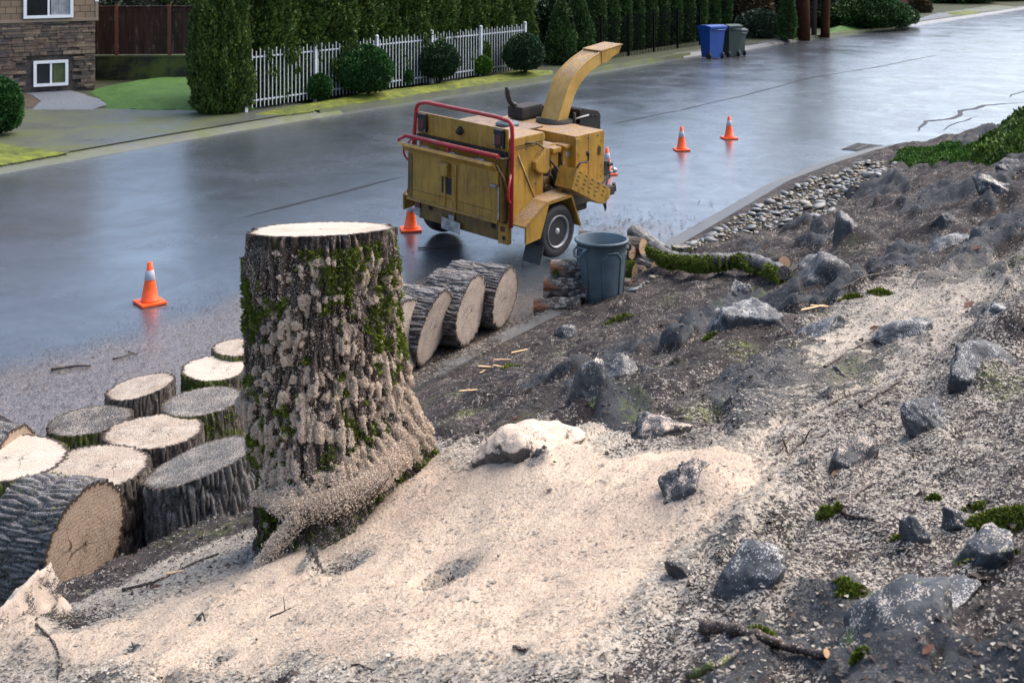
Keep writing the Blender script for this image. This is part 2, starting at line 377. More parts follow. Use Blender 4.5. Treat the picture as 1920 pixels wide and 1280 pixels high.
M['road'] = mat_road()
def mat_green(name, c1, c2, c3, s=30, bump=.02, rough=.8, wet=0.0):
    t = NT(name); c = t.mix(t.rng(t.noise(1.3, 4, .6), .35, .65), c1, c2); c = t.mix(t.rng(t.noise(s, 4, .65), .42, .7), c, c3)
    t.done(c, rough, t.bump(t.noise(s * 2, 4, .7), bump), .3); M[name] = t.m; return t.m
mat_green('lawn', (.038, .10, .014), (.065, .15, .024), (.024, .06, .01), 14)
mat_green('moss_verge', (.075, .10, .012), (.17, .19, .016), (.035, .042, .012), 5)
mat_green('yard_soil', (.03, .03, .018), (.045, .045, .02), (.03, .05, .015), 12)
def mat_drive():
    t = NT('mossy_driveway'); n1 = t.noise(.6, 5, .65, t.co((1, 1, 1)), .8); n2 = t.noise(60, 3)
    base = t.mix(t.rng(n2, .35, .65), (.05, .055, .055), (.10, .105, .10)); c = t.mix(t.rng(n1, .33, .62, 0, .85), base, (.065, .08, .016))
    t.done(c, t.rng(n1, .3, .65, .22, .75), t.bump(n2, .006), .5); return t.m
M['drive'] = mat_drive()
def mat_gravel(name, a, b, sc=60):
    t = NT(name); sp = t.n('SeparateColor'); t.put(sp.inputs[0], t.vor(sc, out='Color'))
    t.done(t.mix(sp.outputs[0], a, b), .7, t.bump(t.vor(sc), .012), .4); M[name] = t.m; return t.m
mat_gravel('gravel', (.06, .07, .085), (.17, .19, .22), 45); mat_gravel('mulch', (.025, .018, .014), (.09, .06, .045), 30)
def mat_conc(name, a, b, moss=0.0):
    t = NT(name); n = t.noise(2.2, 6, .65); c = t.mix(t.rng(n, .3, .7), a, b); c = t.mix(t.math('GREATER_THAN', t.noise(120, 2), .62), c, tuple(x * .6 for x in a))
    if moss: c = t.mix(t.math('MULTIPLY', t.rng(t.noise(1.1, 5, .7), .5 - moss * .2, .62), .9), c, (.085, .11, .012))
    t.done(c, t.rng(n, .3, .7, .25, .6), t.bump(t.noise(90, 4), .004), .5); M[name] = t.m
mat_conc('kerb', (.055, .055, .055), (.115, .115, .11)); mat_conc('kerb_mossy', (.04, .04, .038), (.085, .085, .075), .8); mat_conc('dark_wall', (.006, .007, .007), (.017, .019, .016), .25)

# ---- wood, moss, stone
def mat_bark(name, a=(.018, .013, .010), b=(.10, .08, .066), moss=.0, dust=.3, dustc=(.42, .34, .28)):
    t = NT(name); f = t.attr('ridge')
    c = t.mix(t.rng(f, .1, .85), a, b); c = t.mix(t.rng(t.noise(45, 5, .7), .45, .7, 0, .75), c, tuple(x * 2.0 for x in b))
    c = t.mix(t.rng(t.noise(2.7, 4), .4, .7, 0, .5), c, tuple(x * .55 for x in b))
    if moss: c = t.mix(t.math('MULTIPLY', t.rng(t.math('ADD', t.noise(3.5, 5, .65), t.math('MULTIPLY', t.noise(30, 3), .3)), .97 - moss * .34, 1.05 - moss * .34), 1), c, t.mix(t.noise(40, 3), (.03, .045, .006), (.13, .16, .02)))
    up = t.rng(t.nz(), -.1, .9, 0, 1)
    sp = t.n('SeparateColor'); t.put(sp.inputs[0], t.vor(300, out='Color'))
    dm = t.math('LESS_THAN', sp.outputs[0], t.math('MULTIPLY', t.math('ADD', t.math('MULTIPLY', up, dust), dust * .2), t.rng(t.noise(9, 5, .65), .35, .68, .05, 1.3)))
    dm = t.math('MULTIPLY', dm, .75)
    c = t.mix(dm, c, t.mix(sp.outputs[1], dustc, tuple(min(1, x * 1.5) for x in dustc)))
    t.done(c, t.rng(t.noise(20, 3), .3, .7, .4, .8), t.bump(t.noise(90, 5, .7), .006, .8), .45); M[name] = t.m
mat_bark('bark', moss=.2, dust=.15); mat_bark('bark_mossy', moss=.95, dust=.18); mat_bark('bark_stump', (.006, .0045, .003), (.055, .038, .026), moss=.55, dust=.30, dustc=(.42, .31, .24))
mat_bark('bark_grey', (.014, .013, .012), (.118, .108, .096), moss=.2, dust=.22, dustc=(.4, .38, .36)); mat_bark('bark_log', (.010, .009, .009), (.105, .090, .078), moss=.1, dust=.30, dustc=(.36, .34, .33))
mat_bark('bark_fire', (.018, .013, .010), (.10, .07, .052), moss=.5, dust=.0); mat_bark('twig', (.02, .012, .009), (.075, .042, .03), moss=.0, dust=.15)
t = NT('bark_lichen'); c = t.mix(t.rng(t.noise(7, 5, .65), .42, .56), (.022, .016, .013), (.075, .055, .042)); c = t.mix(t.rng(t.noise(16, 5, .7), .50, .60), c, (.26, .26, .24)); c = t.mix(t.rng(t.noise(4, 4, .6), .60, .68), c, (.13, .05, .02)); M['bark_lichen'] = t.done(c, .7, t.bump(t.noise(40, 5), .008), .4)
def mat_cut(name, wood, ring, dust, dirt=.2, dirtc=(.03, .028, .027), marks=0.0, edge=(.05, .035, .025)):
    t = NT(name); r = t.attr('rad'); wob = t.math('MULTIPLY', t.noise(3, 4), .16)
    rings = t.math('SINE', t.math('MULTIPLY', t.math('ADD', r, wob), 62))
    c = t.mix(t.rng(rings, -.6, 1, 0, .42), wood, ring); c = t.mix(t.math('LESS_THAN', t.math('ABSOLUTE', t.math('SUBTRACT', t.noise(2.3, 2, .4, t.co((1, 1, .01))), .5)), t.math('MULTIPLY', t.rng(r, .15, .9, 1, 0), .006)), c, (.05, .03, .02))
    c = t.mix(t.rng(t.math('ADD', r, t.math('MULTIPLY', t.noise(4, 3), .5)), .25, .5, .55, 0), c, ring)
    c = t.mix(t.rng(t.noise(5, 5, .6), .42, .66, 0, .75), c, tuple(x * .72 for x in wood))
    c = t.mix(t.rng(t.math('ADD', r, t.math('MULTIPLY', t.noise(7, 3), .12)), .07, .15, .8, 0), c, tuple(x * .3 for x in ring)); c = t.mix(t.rng(t.noise(1.6, 3, .5), .48, .60, 0, .5), c, ring); c = t.mix(t.rng(t.math('ADD', r, t.math('MULTIPLY', t.noise(9, 3), .12)), .90, .97, 0, .6), c, ring)
    sp = t.n('SeparateColor'); t.put(sp.inputs[0], t.vor(300, out='Color'))
    dn = t.rng(t.noise(4.5, 5, .6), .3, .65, .1, 1.6)
    c = t.mix(t.math('LESS_THAN', sp.outputs[0], t.math('MULTIPLY', dn, dust)), c, t.mix(sp.outputs[1], (.40, .335, .27), (.56, .50, .42)))
    c = t.mix(t.math('LESS_THAN', t.math('ADD', t.math('MULTIPLY', sp.outputs[2], .5), t.math('MULTIPLY', t.noise(6, 5, .7), .75)), dirt), c, dirtc)
    c = t.mix(t.rng(t.math('ADD', r, t.math('MULTIPLY', t.noise(14, 3), .05)), .945, .975), c, edge)
    h = t.noise(80, 3)
    if marks:
        wv = t.n('TexWave', wave_type='BANDS', bands_direction='Y'); wv.inputs['Scale'].default_value = 13; wv.inputs['Distortion'].default_value = 5; wv.inputs['Detail Scale'].default_value = .35; t.put(wv.inputs['Vector'], t.co())
        c = t.mix(t.math('MULTIPLY', wv.outputs['Fac'], marks), c, tuple(x * .45 for x in ring)); h = t.math('ADD', h, t.math('MULTIPLY', wv.outputs['Fac'], .22))
    t.done(c, .75, t.bump(h, .003, .7), .3); M[name] = t.m
mat_cut('cut_pale', (.35, .275, .21), (.18, .125, .085), .40, .41); mat_cut('cut_white', (.44, .37, .295), (.28, .215, .16), .60, .34)
mat_cut('cut_dark', (.055, .05, .05), (.035, .032, .033), .30, .55, dirtc=(.022, .021, .023)); mat_cut('cut_grey', (.12, .115, .11), (.07, .065, .062), .36, .55)
mat_cut('cut_wood', (.42, .31, .225), (.26, .17, .11), .08, .40, marks=.07); mat_cut('cut_face', (.46, .37, .30), (.30, .22, .175), .2, .44, marks=.05)
mat_cut('cut_fire', (.40, .27, .16), (.25, .14, .08), .0, .3)
def mat_leafy(name, a, b, rough=.55, tr=0.0):
    t = NT(name); i = t.island(); c = t.mix(i, a, b); c = t.mix(t.rng(t.noise(1.7, 3), .35, .65, 0, .45), c, tuple(x * .55 for x in a))
    t.done(c, rough, None, .35); M[name] = t.m
mat_leafy('moss', (.05, .07, .006), (.22, .27, .022), .8); mat_leafy('thuja', (.028, .062, .012), (.13, .19, .03)); mat_leafy('thuja_blue', (.03, .07, .02), (.09, .16, .035))
mat_leafy('box_leaf', (.016, .06, .014), (.06, .16, .03)); mat_leafy('box_dark', (.016, .04, .018), (.045, .095, .032)); mat_leafy('box_bright', (.05, .13, .012), (.10, .22, .02))
mat_leafy('juniper', (.018, .05, .012), (.05, .12, .02)); mat_leafy('shrub_grey', (.03, .05, .025), (.12, .15, .09)); mat_leafy('ivy_leaf', (.03, .07, .01), (.16, .24, .03)); mat_leafy('grass_leaf', (.05, .12, .015), (.12, .24, .03)); mat_leafy('dry_brush', (.06, .04, .02), (.2, .14, .07))
mat_leafy('dead_leaf', (.09, .028, .012), (.17, .06, .025), .5)
mat_leafy('saw_crumb', (.46, .35, .26), (.86, .72, .57), .95); mat_leafy('chip_pale', (.19, .165, .135), (.48, .43, .36), .8); mat_leafy('chip_dark', (.02, .016, .013), (.09, .06, .045), .6)
mat_leafy('chip_saw', (.30, .21, .14), (.62, .52, .41), .9)
def mat_rock(name, a, b, dust=.15, moss=.0, dustc=(.5, .42, .34)):
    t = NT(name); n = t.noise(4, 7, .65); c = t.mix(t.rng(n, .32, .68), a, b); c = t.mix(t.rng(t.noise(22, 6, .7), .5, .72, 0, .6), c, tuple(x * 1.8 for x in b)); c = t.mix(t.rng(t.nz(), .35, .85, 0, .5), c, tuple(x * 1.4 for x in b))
    c = t.mix(t.rng(t.noise(11, 4), .3, .5, .7, 0), c, tuple(x * .5 for x in a))
    if moss: c = t.mix(t.math('MULTIPLY', t.rng(t.noise(6, 5, .6), .62 - moss * .2, .68 - moss * .15), t.rng(t.nz(), 0, .5)), c, t.mix(t.noise(60, 3), (.05, .08, .01), (.16, .21, .02)))
    sp = t.n('SeparateColor'); t.put(sp.inputs[0], t.vor(300, out='Color'))
    up = t.rng(t.nz(), .1, .85)
    c = t.mix(t.math('LESS_THAN', sp.outputs[0], t.math('MULTIPLY', t.math('MULTIPLY', up, dust), t.rng(t.noise(9, 5, .65), .45, .66, .03 if dust < 1 else .22, 2.0))), c, t.mix(sp.outputs[1], dustc, tuple(min(1, x * 1.45) for x in dustc)))
    t.done(c, t.rng(n, .3, .7, .38, .75), t.bump(t.noise(55, 6, .7), .008, .8), .45); M[name] = t.m
mat_rock('rock', (.020, .0215, .024), (.058, .062, .069), .16); mat_rock('rock_moss', (.02, .022, .025), (.055, .061, .07), .35, .3); mat_rock('rock_dust', (.022, .023, .025), (.06, .06, .062), .5, dustc=(.46, .35, .27)); mat_rock('rock_saw', (.05, .045, .042), (.10, .09, .08), 4.0, dustc=(.50, .39, .30))
mat_rock('rock_chip', (.022, .023, .026), (.060, .064, .070), .30, dustc=(.42, .40, .37))
t = NT('river_stone'); c = t.ramp(t.objrand(), [(0, (.07, .075, .08)), (.35, (.20, .20, .19)), (.6, (.11, .125, .14)), (.8, (.30, .29, .27)), (.93, (.16, .12, .06)), (1, (.35, .35, .34))])
c = t.mix(t.rng(t.noise(20, 4), .4, .7, 0, .5), c, (.05, .05, .05)); M['stone'] = t.done(c, .35, t.bump(t.noise(60, 3), .002), .5)

# ---- man-made
def mat_paint(name, a, b, grime=.5, rough=.42):
    t = NT(name); n = t.noise(3.2, 5, .6); c = t.mix(t.rng(n, .35, .65), a, b)
    st = t.noise(9, 5, .65, t.co((1.6, 1.6, .28))); c = t.mix(t.rng(st, .48, .70, 0, grime), c, (.10, .055, .018)); c = t.mix(t.rng(t.noise(26, 4, .7), .55, .75, 0, .45), c, tuple(x * .55 for x in a))
    sp = t.noise(70, 3, .7); c = t.mix(t.rng(sp, .68, .72, 0, .85), c, (.035, .022, .012))
    g = t.noise(1.4, 4, .6); c = t.mix(t.rng(g, .55, .75, 0, grime * .9), c, tuple(x * .38 for x in a))
    e = t.n('SeparateColor'); t.put(e.inputs[0], t.vor(130, out='Color'))
    dm = t.math('LESS_THAN', e.outputs[0], t.math('MULTIPLY', t.rng(t.nz(), .55, .95), t.rng(t.noise(6, 4), .35, .6, .25, .95)))
    c = t.mix(dm, c, t.mix(e.outputs[1], (.13, .085, .06), (.38, .27, .2)))
    t.done(c, t.math('ADD', t.rng(st, .4, .75, rough, rough + .25), t.math('MULTIPLY', dm, .25)), t.bump(t.noise(6, 4), .003, .5), .5); M[name] = t.m
mat_paint('yellow', (.31, .165, .022), (.44, .25, .038), .65); mat_paint('yellow_dark', (.09, .055, .018), (.20, .115, .022), 1.0); mat_paint('chute_paint', (.40, .235, .048), (.49, .305, .078), .3)
mat_paint('red_paint', (.30, .012, .018), (.42, .02, .03), .2, .32)
plain('black', (.012, .012, .013), .45, .3, 10, bump=.003); plain('grime_black', (.025, .02, .017), .7, .6, 12, bump=.01); plain('rubber', (.018, .018, .019), .65, .3, 20, bump=.003)
plain('steel', (.30, .30, .31), .42, .35, 14, .8); plain('galv', (.38, .38, .38), .55, .3, 20, .3); plain('plate', (.34, .33, .31), .55, .5, 9); plain('lens_red', (.09, .006, .008), .2, .3, 30); plain('led', (.5, .42, .3), .4, .2)
plain('cone_orange', (.92, .10, .012), .45, .12, 14); plain('cone_band', (.42, .42, .47), .35, .12, 20); plain('can_grey', (.068, .098, .115), .5, .25, 6, bump=.003); plain('can_in', (.12, .155, .175), .6, .3, 5)
plain('white_paint', (.42, .45, .48), .5, .12, 9); plain('vinyl', (.78, .80, .82), .4, .04, 5); plain('iron_black', (.004, .005, .005), .9, .2, spec=.05)
plain('bin_blue', (.003, .05, .24), .42, .15, 4); plain('bin_green', (.012, .03, .024), .5, .2, 4); plain('bin_grey', (.05, .07, .065), .5, .2, 4)
plain('glass', (.010, .014, .017), .06, .2, 3, spec=.7); plain('curtain', (.28, .30, .31), .9, .3, 6); plain('curtain_green', (.08, .10, .04), .9, .3, 6)
plain('iron', (.07, .065, .06), .5, .5, 20, .6, bump=.003); plain('chip_wood', (.62, .40, .20), .7, .3, 30); plain('tar', (.022, .024, .027), .6, .4, 9, spec=.2)
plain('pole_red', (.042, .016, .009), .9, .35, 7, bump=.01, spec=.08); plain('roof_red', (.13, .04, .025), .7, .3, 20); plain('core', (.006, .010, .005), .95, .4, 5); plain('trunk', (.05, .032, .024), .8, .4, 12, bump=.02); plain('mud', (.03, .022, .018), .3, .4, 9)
def mat_boards():
    t = NT('dark_boards'); v = t.co((1, 1, 1)); st = t.noise(4, 6, .7, t.co((2.6, 2.6, .22))); c = t.mix(t.rng(st, .35, .62), (.016, .008, .006), (.055, .025, .017)); c = t.mix(t.rng(t.noise(5, 5, .6, t.co((2, 2, .5))), .58, .72, 0, .8), c, (.17, .14, .13))
    t.done(c, .7, t.bump(st, .004), .3); M['boards'] = t.m
mat_boards(); plain('post_brown', (.13, .045, .022), .7, .3, 12)
def mat_siding():
    t = NT('shingle_siding'); br = t.n('TexBrick'); br.offset = .5; br.inputs['Scale'].default_value = 1; br.inputs['Brick Width'].default_value = .26; br.inputs['Row Height'].default_value = .17; br.inputs['Mortar Size'].default_value = .008
    br.inputs['Color1'].default_value = (.27, .19, .125, 1); br.inputs['Color2'].default_value = (.20, .145, .10, 1); br.inputs['Mortar'].default_value = (.05, .035, .025, 1)
    c = t.n('TexCoord'); x = t.n('SeparateXYZ'); t.put(x.inputs[0], c.outputs['Object']); cb = t.n('CombineXYZ'); t.put(cb.inputs[0], x.outputs[0]); t.put(cb.inputs[1], x.outputs[2]); t.put(br.inputs['Vector'], cb.outputs[0])
    t.done(br.outputs['Color'], .75, t.bump(br.outputs['Fac'], .006, -1), .3); M['siding'] = t.m
mat_siding(); plain('stone_a', (.16, .115, .085), .8, .45, 9, bump=.02); plain('stone_b', (.10, .08, .07), .8, .4, 9, bump=.02); plain('stone_c', (.24, .18, .125), .8, .35, 9, bump=.02); plain('trim', (.24, .18, .13), .7, .1)
# ================================================================== the setting
_s = np.concatenate([np.arange(-4, 10, .024), np.arange(10, 18, .05), np.arange(18, 27, .1)])
_u = np.concatenate([np.arange(-7.6, 0.6, .026), np.arange(.6, 12, .12)])
Sg, Ug = np.meshgrid(_s, _u, indexing='ij'); Xg, Yg = xy(Sg, Ug); Hg = bank(Xg, Yg); _wv = bank0(Xg, Yg)[1]
Hg = np.where(_wv < 0, np.minimum(Hg, np.where(Sg > 8, .10 + _wv * .5, -.03 + _wv * .3)), Hg)
sawg = saw_amount(Xg, Yg)
mossg = sstep(.15, .5, fbm(Xg * .9, Yg * .9, 5.5, 3)) * sstep(-3.2, -1.4, Ug) * sstep(5.5, 3.0, Sg)
mossg = mossg * (1 - sawg); mossg = np.maximum(mossg, .75 * sstep(.2, .6, fbm(Xg * 2.2, Yg * 2.2, 9.5, 3)) * sstep(14, 9, Sg) * (1 - sawg) * .7)
_f = grid_faces(len(_s), len(_u)); _keep = _wv.ravel()[_f].max(1) > -.12
_f = _f[_keep][:, ::-1]
bank_o = np_mesh('bank', np.stack([Xg, Yg, Hg], -1), _f, M['bank'], None, {'saw': sawg, 'moss': mossg, 'rock': rock_amount(Xg, Yg) * (1 - sawg)}, True); tag(bank_o, kind='structure')

# far edge of the street, from the photograph's left to its right
FE = [at(*p)[:2] for p in [(0, 325), (300, 270), (600, 218), (1040, 148), (1310, 103), (1400, 93), (1500, 76), (1690, 52), (1745, 43), (1850, 28), (1925, 16)]]
FE = [Vector(FE[0]) - Vector(DS) * 12] + [Vector(p) for p in FE]; FE.append(FE[-1] + Vector((.75, .66)) * 60)
def fe_u(s): ss = [su(*p)[0] for p in FE]; uu = [su(*p)[1] for p in FE]; return np.interp(s, ss, uu)
def in_view_silt(X, Y):
    P = [tuple(at(*p)[:2]) for p in [(-200, 700), (60, 640), (200, 618), (300, 575), (380, 545), (450, 530), (760, 520), (800, 500), (960, 480), (1000, 540), (1100, 560), (1000, 660), (780, 760), (500, 1000), (200, 1200), (-400, 1300)]]
    d = poly_sd(X, Y, P) + .45 * fbm(X * .8, Y * .8, 2.2, 4); a = sstep(.5, -1.1, d)
    P2 = [tuple(at(*p)[:2]) for p in [(1080, 420), (1220, 415), (1300, 440), (1320, 460), (1200, 500), (1080, 470)]]
    return np.maximum(a, .62 * sstep(.3, -.4, poly_sd(X, Y, P2) + .4 * fbm(X, Y, 7, 3)))
rs_ = np.concatenate([np.arange(-12, 30, .1), np.arange(30, 190, 1.0)]); ru_ = np.linspace(0, 1, 130)
RS, RT = np.meshgrid(rs_, ru_, indexing='ij'); un = np.where(RS < 22, -4.2, -4.2 + (RS - 22) * 1.6); un = np.minimum(un, 40)
RU = fe_u(RS) * (1 - RT) + un * RT; RX, RY = xy(RS, RU)
RZ = np.zeros_like(RX); road_o = np_mesh('road', np.stack([RX, RY, RZ], -1), grid_faces(len(rs_), 130)[:, ::-1], M['road'], None, {'silt': in_view_silt(RX, RY)}, True); tag(road_o, kind='structure')
g = MB(); g.quadlist([(-700, -300, -.35), (700, -300, -.35), (700, 900, -.35), (-700, 900, -.35)], [(0, 1, 2, 3)]); tag(g.build('ground', M['yard_soil']), kind='structure')

def strip(name, pts, off0, off1, z0, z1, mat, kind='structure', jit=0, wallz=None):
    """a band that follows a plan polyline, offset0..offset1 to its left (away from the street)"""
    P = [Vector(p) for p in pts]; V = []; n = len(P)
    for i in range(n):
        t = (P[min(i + 1, n - 1)] - P[max(i - 1, 0)]).normalized(); nn = Vector((-t.y, t.x)); j = random.uniform(-jit, jit)
        for o, z in ((off0, wallz if wallz is not None else z0), (off0 + .015, z0), (off1, z1)): q = P[i] + nn * (o + (j if o == off0 else 0)); V.append((q.x, q.y, z))
        q = P[i] + nn * off1; V.append((q.x, q.y, z1 - .12))
    return tag(np_mesh(name, V, grid_faces(n, 4)[:, ::-1], mat), kind=kind)
def resample(P, d):
    P = [Vector(p) for p in P]; out = []
    for a, b in zip(P, P[1:]):
        n = max(1, int((b - a).length / d)); out += [a.lerp(b, k / n) for k in range(n)]
    return out + [P[-1]]
random.seed(3)
fe_r = resample(FE, .6)
i_k0 = min(range(len(fe_r)), key=lambda i: (fe_r[i] - at(590, 220).xy).length); i_k1 = min(range(len(fe_r)), key=lambda i: (fe_r[i] - at(1318, 102).xy).length)
i_m0 = min(range(len(fe_r)), key=lambda i: (fe_r[i] - at(1490, 78).xy).length); i_m1 = min(range(len(fe_r)), key=lambda i: (fe_r[i] - at(1700, 50).xy).length)
i_n0 = min(range(len(fe_r)), key=lambda i: (fe_r[i] - at(70, 313).xy).length)
strip('far_kerb', fe_r[i_k0:i_k1], 0, .16, .13, .13, M['kerb_mossy'], wallz=-.01)
strip('far_kerb', fe_r[i_m0:i_m1], 0, .2, .13, .13, M['kerb_mossy'], wallz=-.01)
strip('far_kerb', fe_r[:i_n0], 0, .2, .13, .13, M['kerb_mossy'], wallz=-.01)
# yard beyond the street
V = []; hsz = [.16, 3, 8, 18, 45, 120]
for p in fe_r:
    for hh in hsz: V.append((p.x - DU[0] * hh, p.y - DU[1] * hh, .118))
tag(np_mesh('yard', V, grid_faces(len(fe_r), 6)[:, ::-1], M['yard_soil']), kind='structure')
def clampu(p, o=.17):
    s_, u_ = su(*p); return Vector(xy(s_, min(u_, float(fe_u(s_)) - o)))
def patch(name, pix, z, mat, z_of=None, d=.5, kind='structure', rag=.12):
    P = [at(px, py, z).xy for px, py in pix]; R = resample(P + [P[0]], d)[:-1]
    R = [clampu(p + Vector((random.uniform(-rag, rag), random.uniform(-rag, rag)))) if z > .1 else p for p in R]
    b = bmesh.new(); b.faces.new([b.verts.new((p.x, p.y, z)) for p in R]); bmesh.ops.triangulate(b, faces=b.faces[:]); bmesh.ops.recalc_face_normals(b, faces=b.faces)
    if b.faces[0].normal.z < 0: bmesh.ops.reverse_faces(b, faces=b.faces[:])
    me = bpy.data.meshes.new(name); b.to_mesh(me); b.free(); me.materials.append(mat); o = bpy.data.objects.new(name, me); COL.objects.link(o); return tag(o, kind=kind)
# ramp of the driveway down to the street
V = []; seg = fe_r[i_n0 - 3:i_k0 + 2]
for i, p in enumerate(seg):
    e = .07 * fbm(np.array([p.x * 1.3]), np.array([p.y * 1.3]), 1.0, 3)[0]
    for hh, z in ((-.10 + e, .0), (.02 + e, .06), (.13, .10), (.22, .127), (2.2, .1335)): V.append((p.x - DU[0] * hh, p.y - DU[1] * hh, z))
tag(np_mesh('driveway_apron', V, grid_faces(len(seg), 5)[:, ::-1], M['drive'], smooth=True), kind='structure')
for sg_ in (fe_r[i_k1 - 2:i_m0 + 2], fe_r[i_m1 - 2:]):
    V = [];
    for p in sg_:
        for hh, z in ((-.06, .0), (.04, .06), (.14, .115), (.4, .1225)): V.append((p.x - DU[0] * hh, p.y - DU[1] * hh, z))
    tag(np_mesh('pavement_edge', V, grid_faces(len(sg_), 4)[:, ::-1], M['kerb'], smooth=True), kind='structure')
patch('driveway', [(-60, 296), (140, 282), (330, 250), (600, 208), (470, 212), (370, 207), (200, 204), (100, 195), (0, 203), (-60, 206)], .134, M['drive'])
patch('gravel_path', [(26, 157), (75, 160), (130, 168), (180, 184), (203, 196), (170, 206), (60, 206), (75, 190), (60, 178), (20, 170)], .139, M['gravel'], rag=.03)
patch('mulch_bed', [(-60, 165), (25, 170), (62, 178), (76, 190), (60, 202), (-60, 202)], .142, M['mulch'], rag=.03)
# lawn with a low swell
def dome(name, pix, z, hgt, mat, n=40, kind='structure'):
    P = [tuple(at(px, py, z).xy) for px, py in pix]; A = np.array(P); x = np.linspace(A[:, 0].min(), A[:, 0].max(), n * 2); y = np.linspace(A[:, 1].min(), A[:, 1].max(), n * 2); X, Y = np.meshgrid(x, y, indexing='ij')
    ss_, uu_ = su(X, Y); d = np.minimum(-poly_sd(X, Y, P) + .06 * fbm(X * 3, Y * 3, 1, 3), fe_u(ss_) - .13 - uu_); Z_ = z - .035 + (hgt * sstep(0, .9, d) + .035 * sstep(-.05, .12, d)) + .012 * fbm(X * 6, Y * 6, 2, 2)
    F_ = grid_faces(n * 2, n * 2)[:, ::-1]; F_ = F_[d.ravel()[F_].min(1) > -.06]
    F_ = F_[:, ::-1]; return tag(np_mesh(name, np.stack([X, Y, Z_], -1), F_, mat, smooth=True), kind=kind)
dome('lawn', [(175, 166), (215, 158), (280, 149), (380, 147), (480, 150), (480, 206), (370, 205), (200, 203), (196, 188), (170, 174)], .15, .14, M['lawn'])
dome('moss_verge', [(470, 214), (600, 214), (820, 176), (1040, 143), (1034, 132), (985, 130), (800, 158), (640, 180), (560, 196)], .15, .09, M['moss_verge'], 60)
dome('moss_verge', [(-80, 322), (0, 318), (60, 307), (160, 291), (90, 280), (0, 268), (-80, 268)], .15, .07, M['moss_verge'])
dome('lawn', [(1553, 72), (1600, 63), (1690, 50), (1735, 44), (1650, 40), (1560, 44), (1548, 56)], .15, .2, M['lawn'])
dome('moss_verge', [(1795, 40), (1840, 35), (1862, 28), (1830, 21), (1770, 24)], .13, .1, M['moss_verge'], 20)
patch('pavement', [(1375, 101), (1450, 91), (1520, 78), (1500, 72), (1420, 82), (1385, 86)], .137, M['kerb'])
patch('driveway', [(1735, 52), (1790, 42), (1850, 33), (1760, 24), (1715, 38)], .139, M['kerb'])
patch('driveway', [(1850, 22), (1925, 14), (1860, 10), (1740, 28)], .135, M['drive'])
# near kerb
nk = [xy(s, float(toe(s))) for s in np.concatenate([np.arange(7.6, 22.4, .35), np.arange(22.4, 25.2, .12)])]
strip('kerb', nk, -.17, 0.02, .115, .118, M['kerb'], wallz=-.02) if False else None
V = []
for i, p in enumerate(nk):
    a, b = Vector(nk[max(i - 1, 0)]), Vector(nk[min(i + 1, len(nk) - 1)]); t_ = (b - a).normalized(); nn = Vector((t_.y, -t_.x)); q = Vector(p)
    for o_, z in ((-.36, .004), (-.20, .008), (-.185, .095), (-.165, .112), (.02, .116), (.04, .02)): r = q + nn * o_; V.append((r.x, r.y, z))
tag(np_mesh('kerb', V, grid_faces(len(nk), 6), M['kerb'], smooth=False), kind='structure')
# tar seam along the middle of the street, cracks with water
def ribbon(name, pix, wd, mat, z=.006, kind='structure', n=90, wob=.05):
    P = resample([at(px, py).xy for px, py in pix], .25); V = []
    for i, p in enumerate(P):
        t_ = (P[min(i + 1, len(P) - 1)] - P[max(i - 1, 0)]).normalized(); nn = Vector((-t_.y, t_.x)); q = p + nn * (wob * float(fbm(p.x * .8, p.y * .8, 3.3, 3))); ww = wd * (.55 + .8 * abs(float(fbm(p.x * 2.1, p.y * 2.1, 8.3, 3))) * 2) * min(1, (i + .2) / 3, (len(P) - 1 - i + .2) / 3)
        for sg in (-1, 1): r = q + nn * ww * sg; V.append((r.x, r.y, z))
    return tag(np_mesh(name, V, grid_faces(len(P), 2), mat), kind=kind)
ribbon('road_seam', [(455, 408), (600, 371), (760, 331)], .035, M['tar']); ribbon('road_seam', [(1150, 232), (1270, 208), (1400, 178), (1520, 146), (1640, 127), (1760, 103)], .022, M['tar'])
ribbon('road_crack', [(1708, 246), (1740, 228), (1790, 220), (1800, 208), (1840, 197), (1925, 192)], .05, M['tar'], wob=.3); ribbon('road_crack', [(1885, 182), (1925, 168)], .035, M['tar'], wob=.2); ribbon('road_crack', [(1760, 246), (1800, 230), (1840, 216)], .02, M['tar'], wob=.2)
ribbon('road_crack', [(1585, 131), (1615, 133)], .06, M['tar'])
# puddle in the gutter between the logs and the bank
def puddle(pix, z=.010): return patch('puddle', pix, z, M['puddle'], d=.15, rag=.02)
plain('puddle', (.028, .019, .014), .05, .3, 6, spec=.8)
puddle([(230, 1085), (340, 985), (420, 965), (470, 985), (380, 1040), (280, 1110), (150, 1180), (60, 1180)])
puddle([(790, 742), (860, 705), (900, 688), (880, 712), (820, 745), (788, 765)])
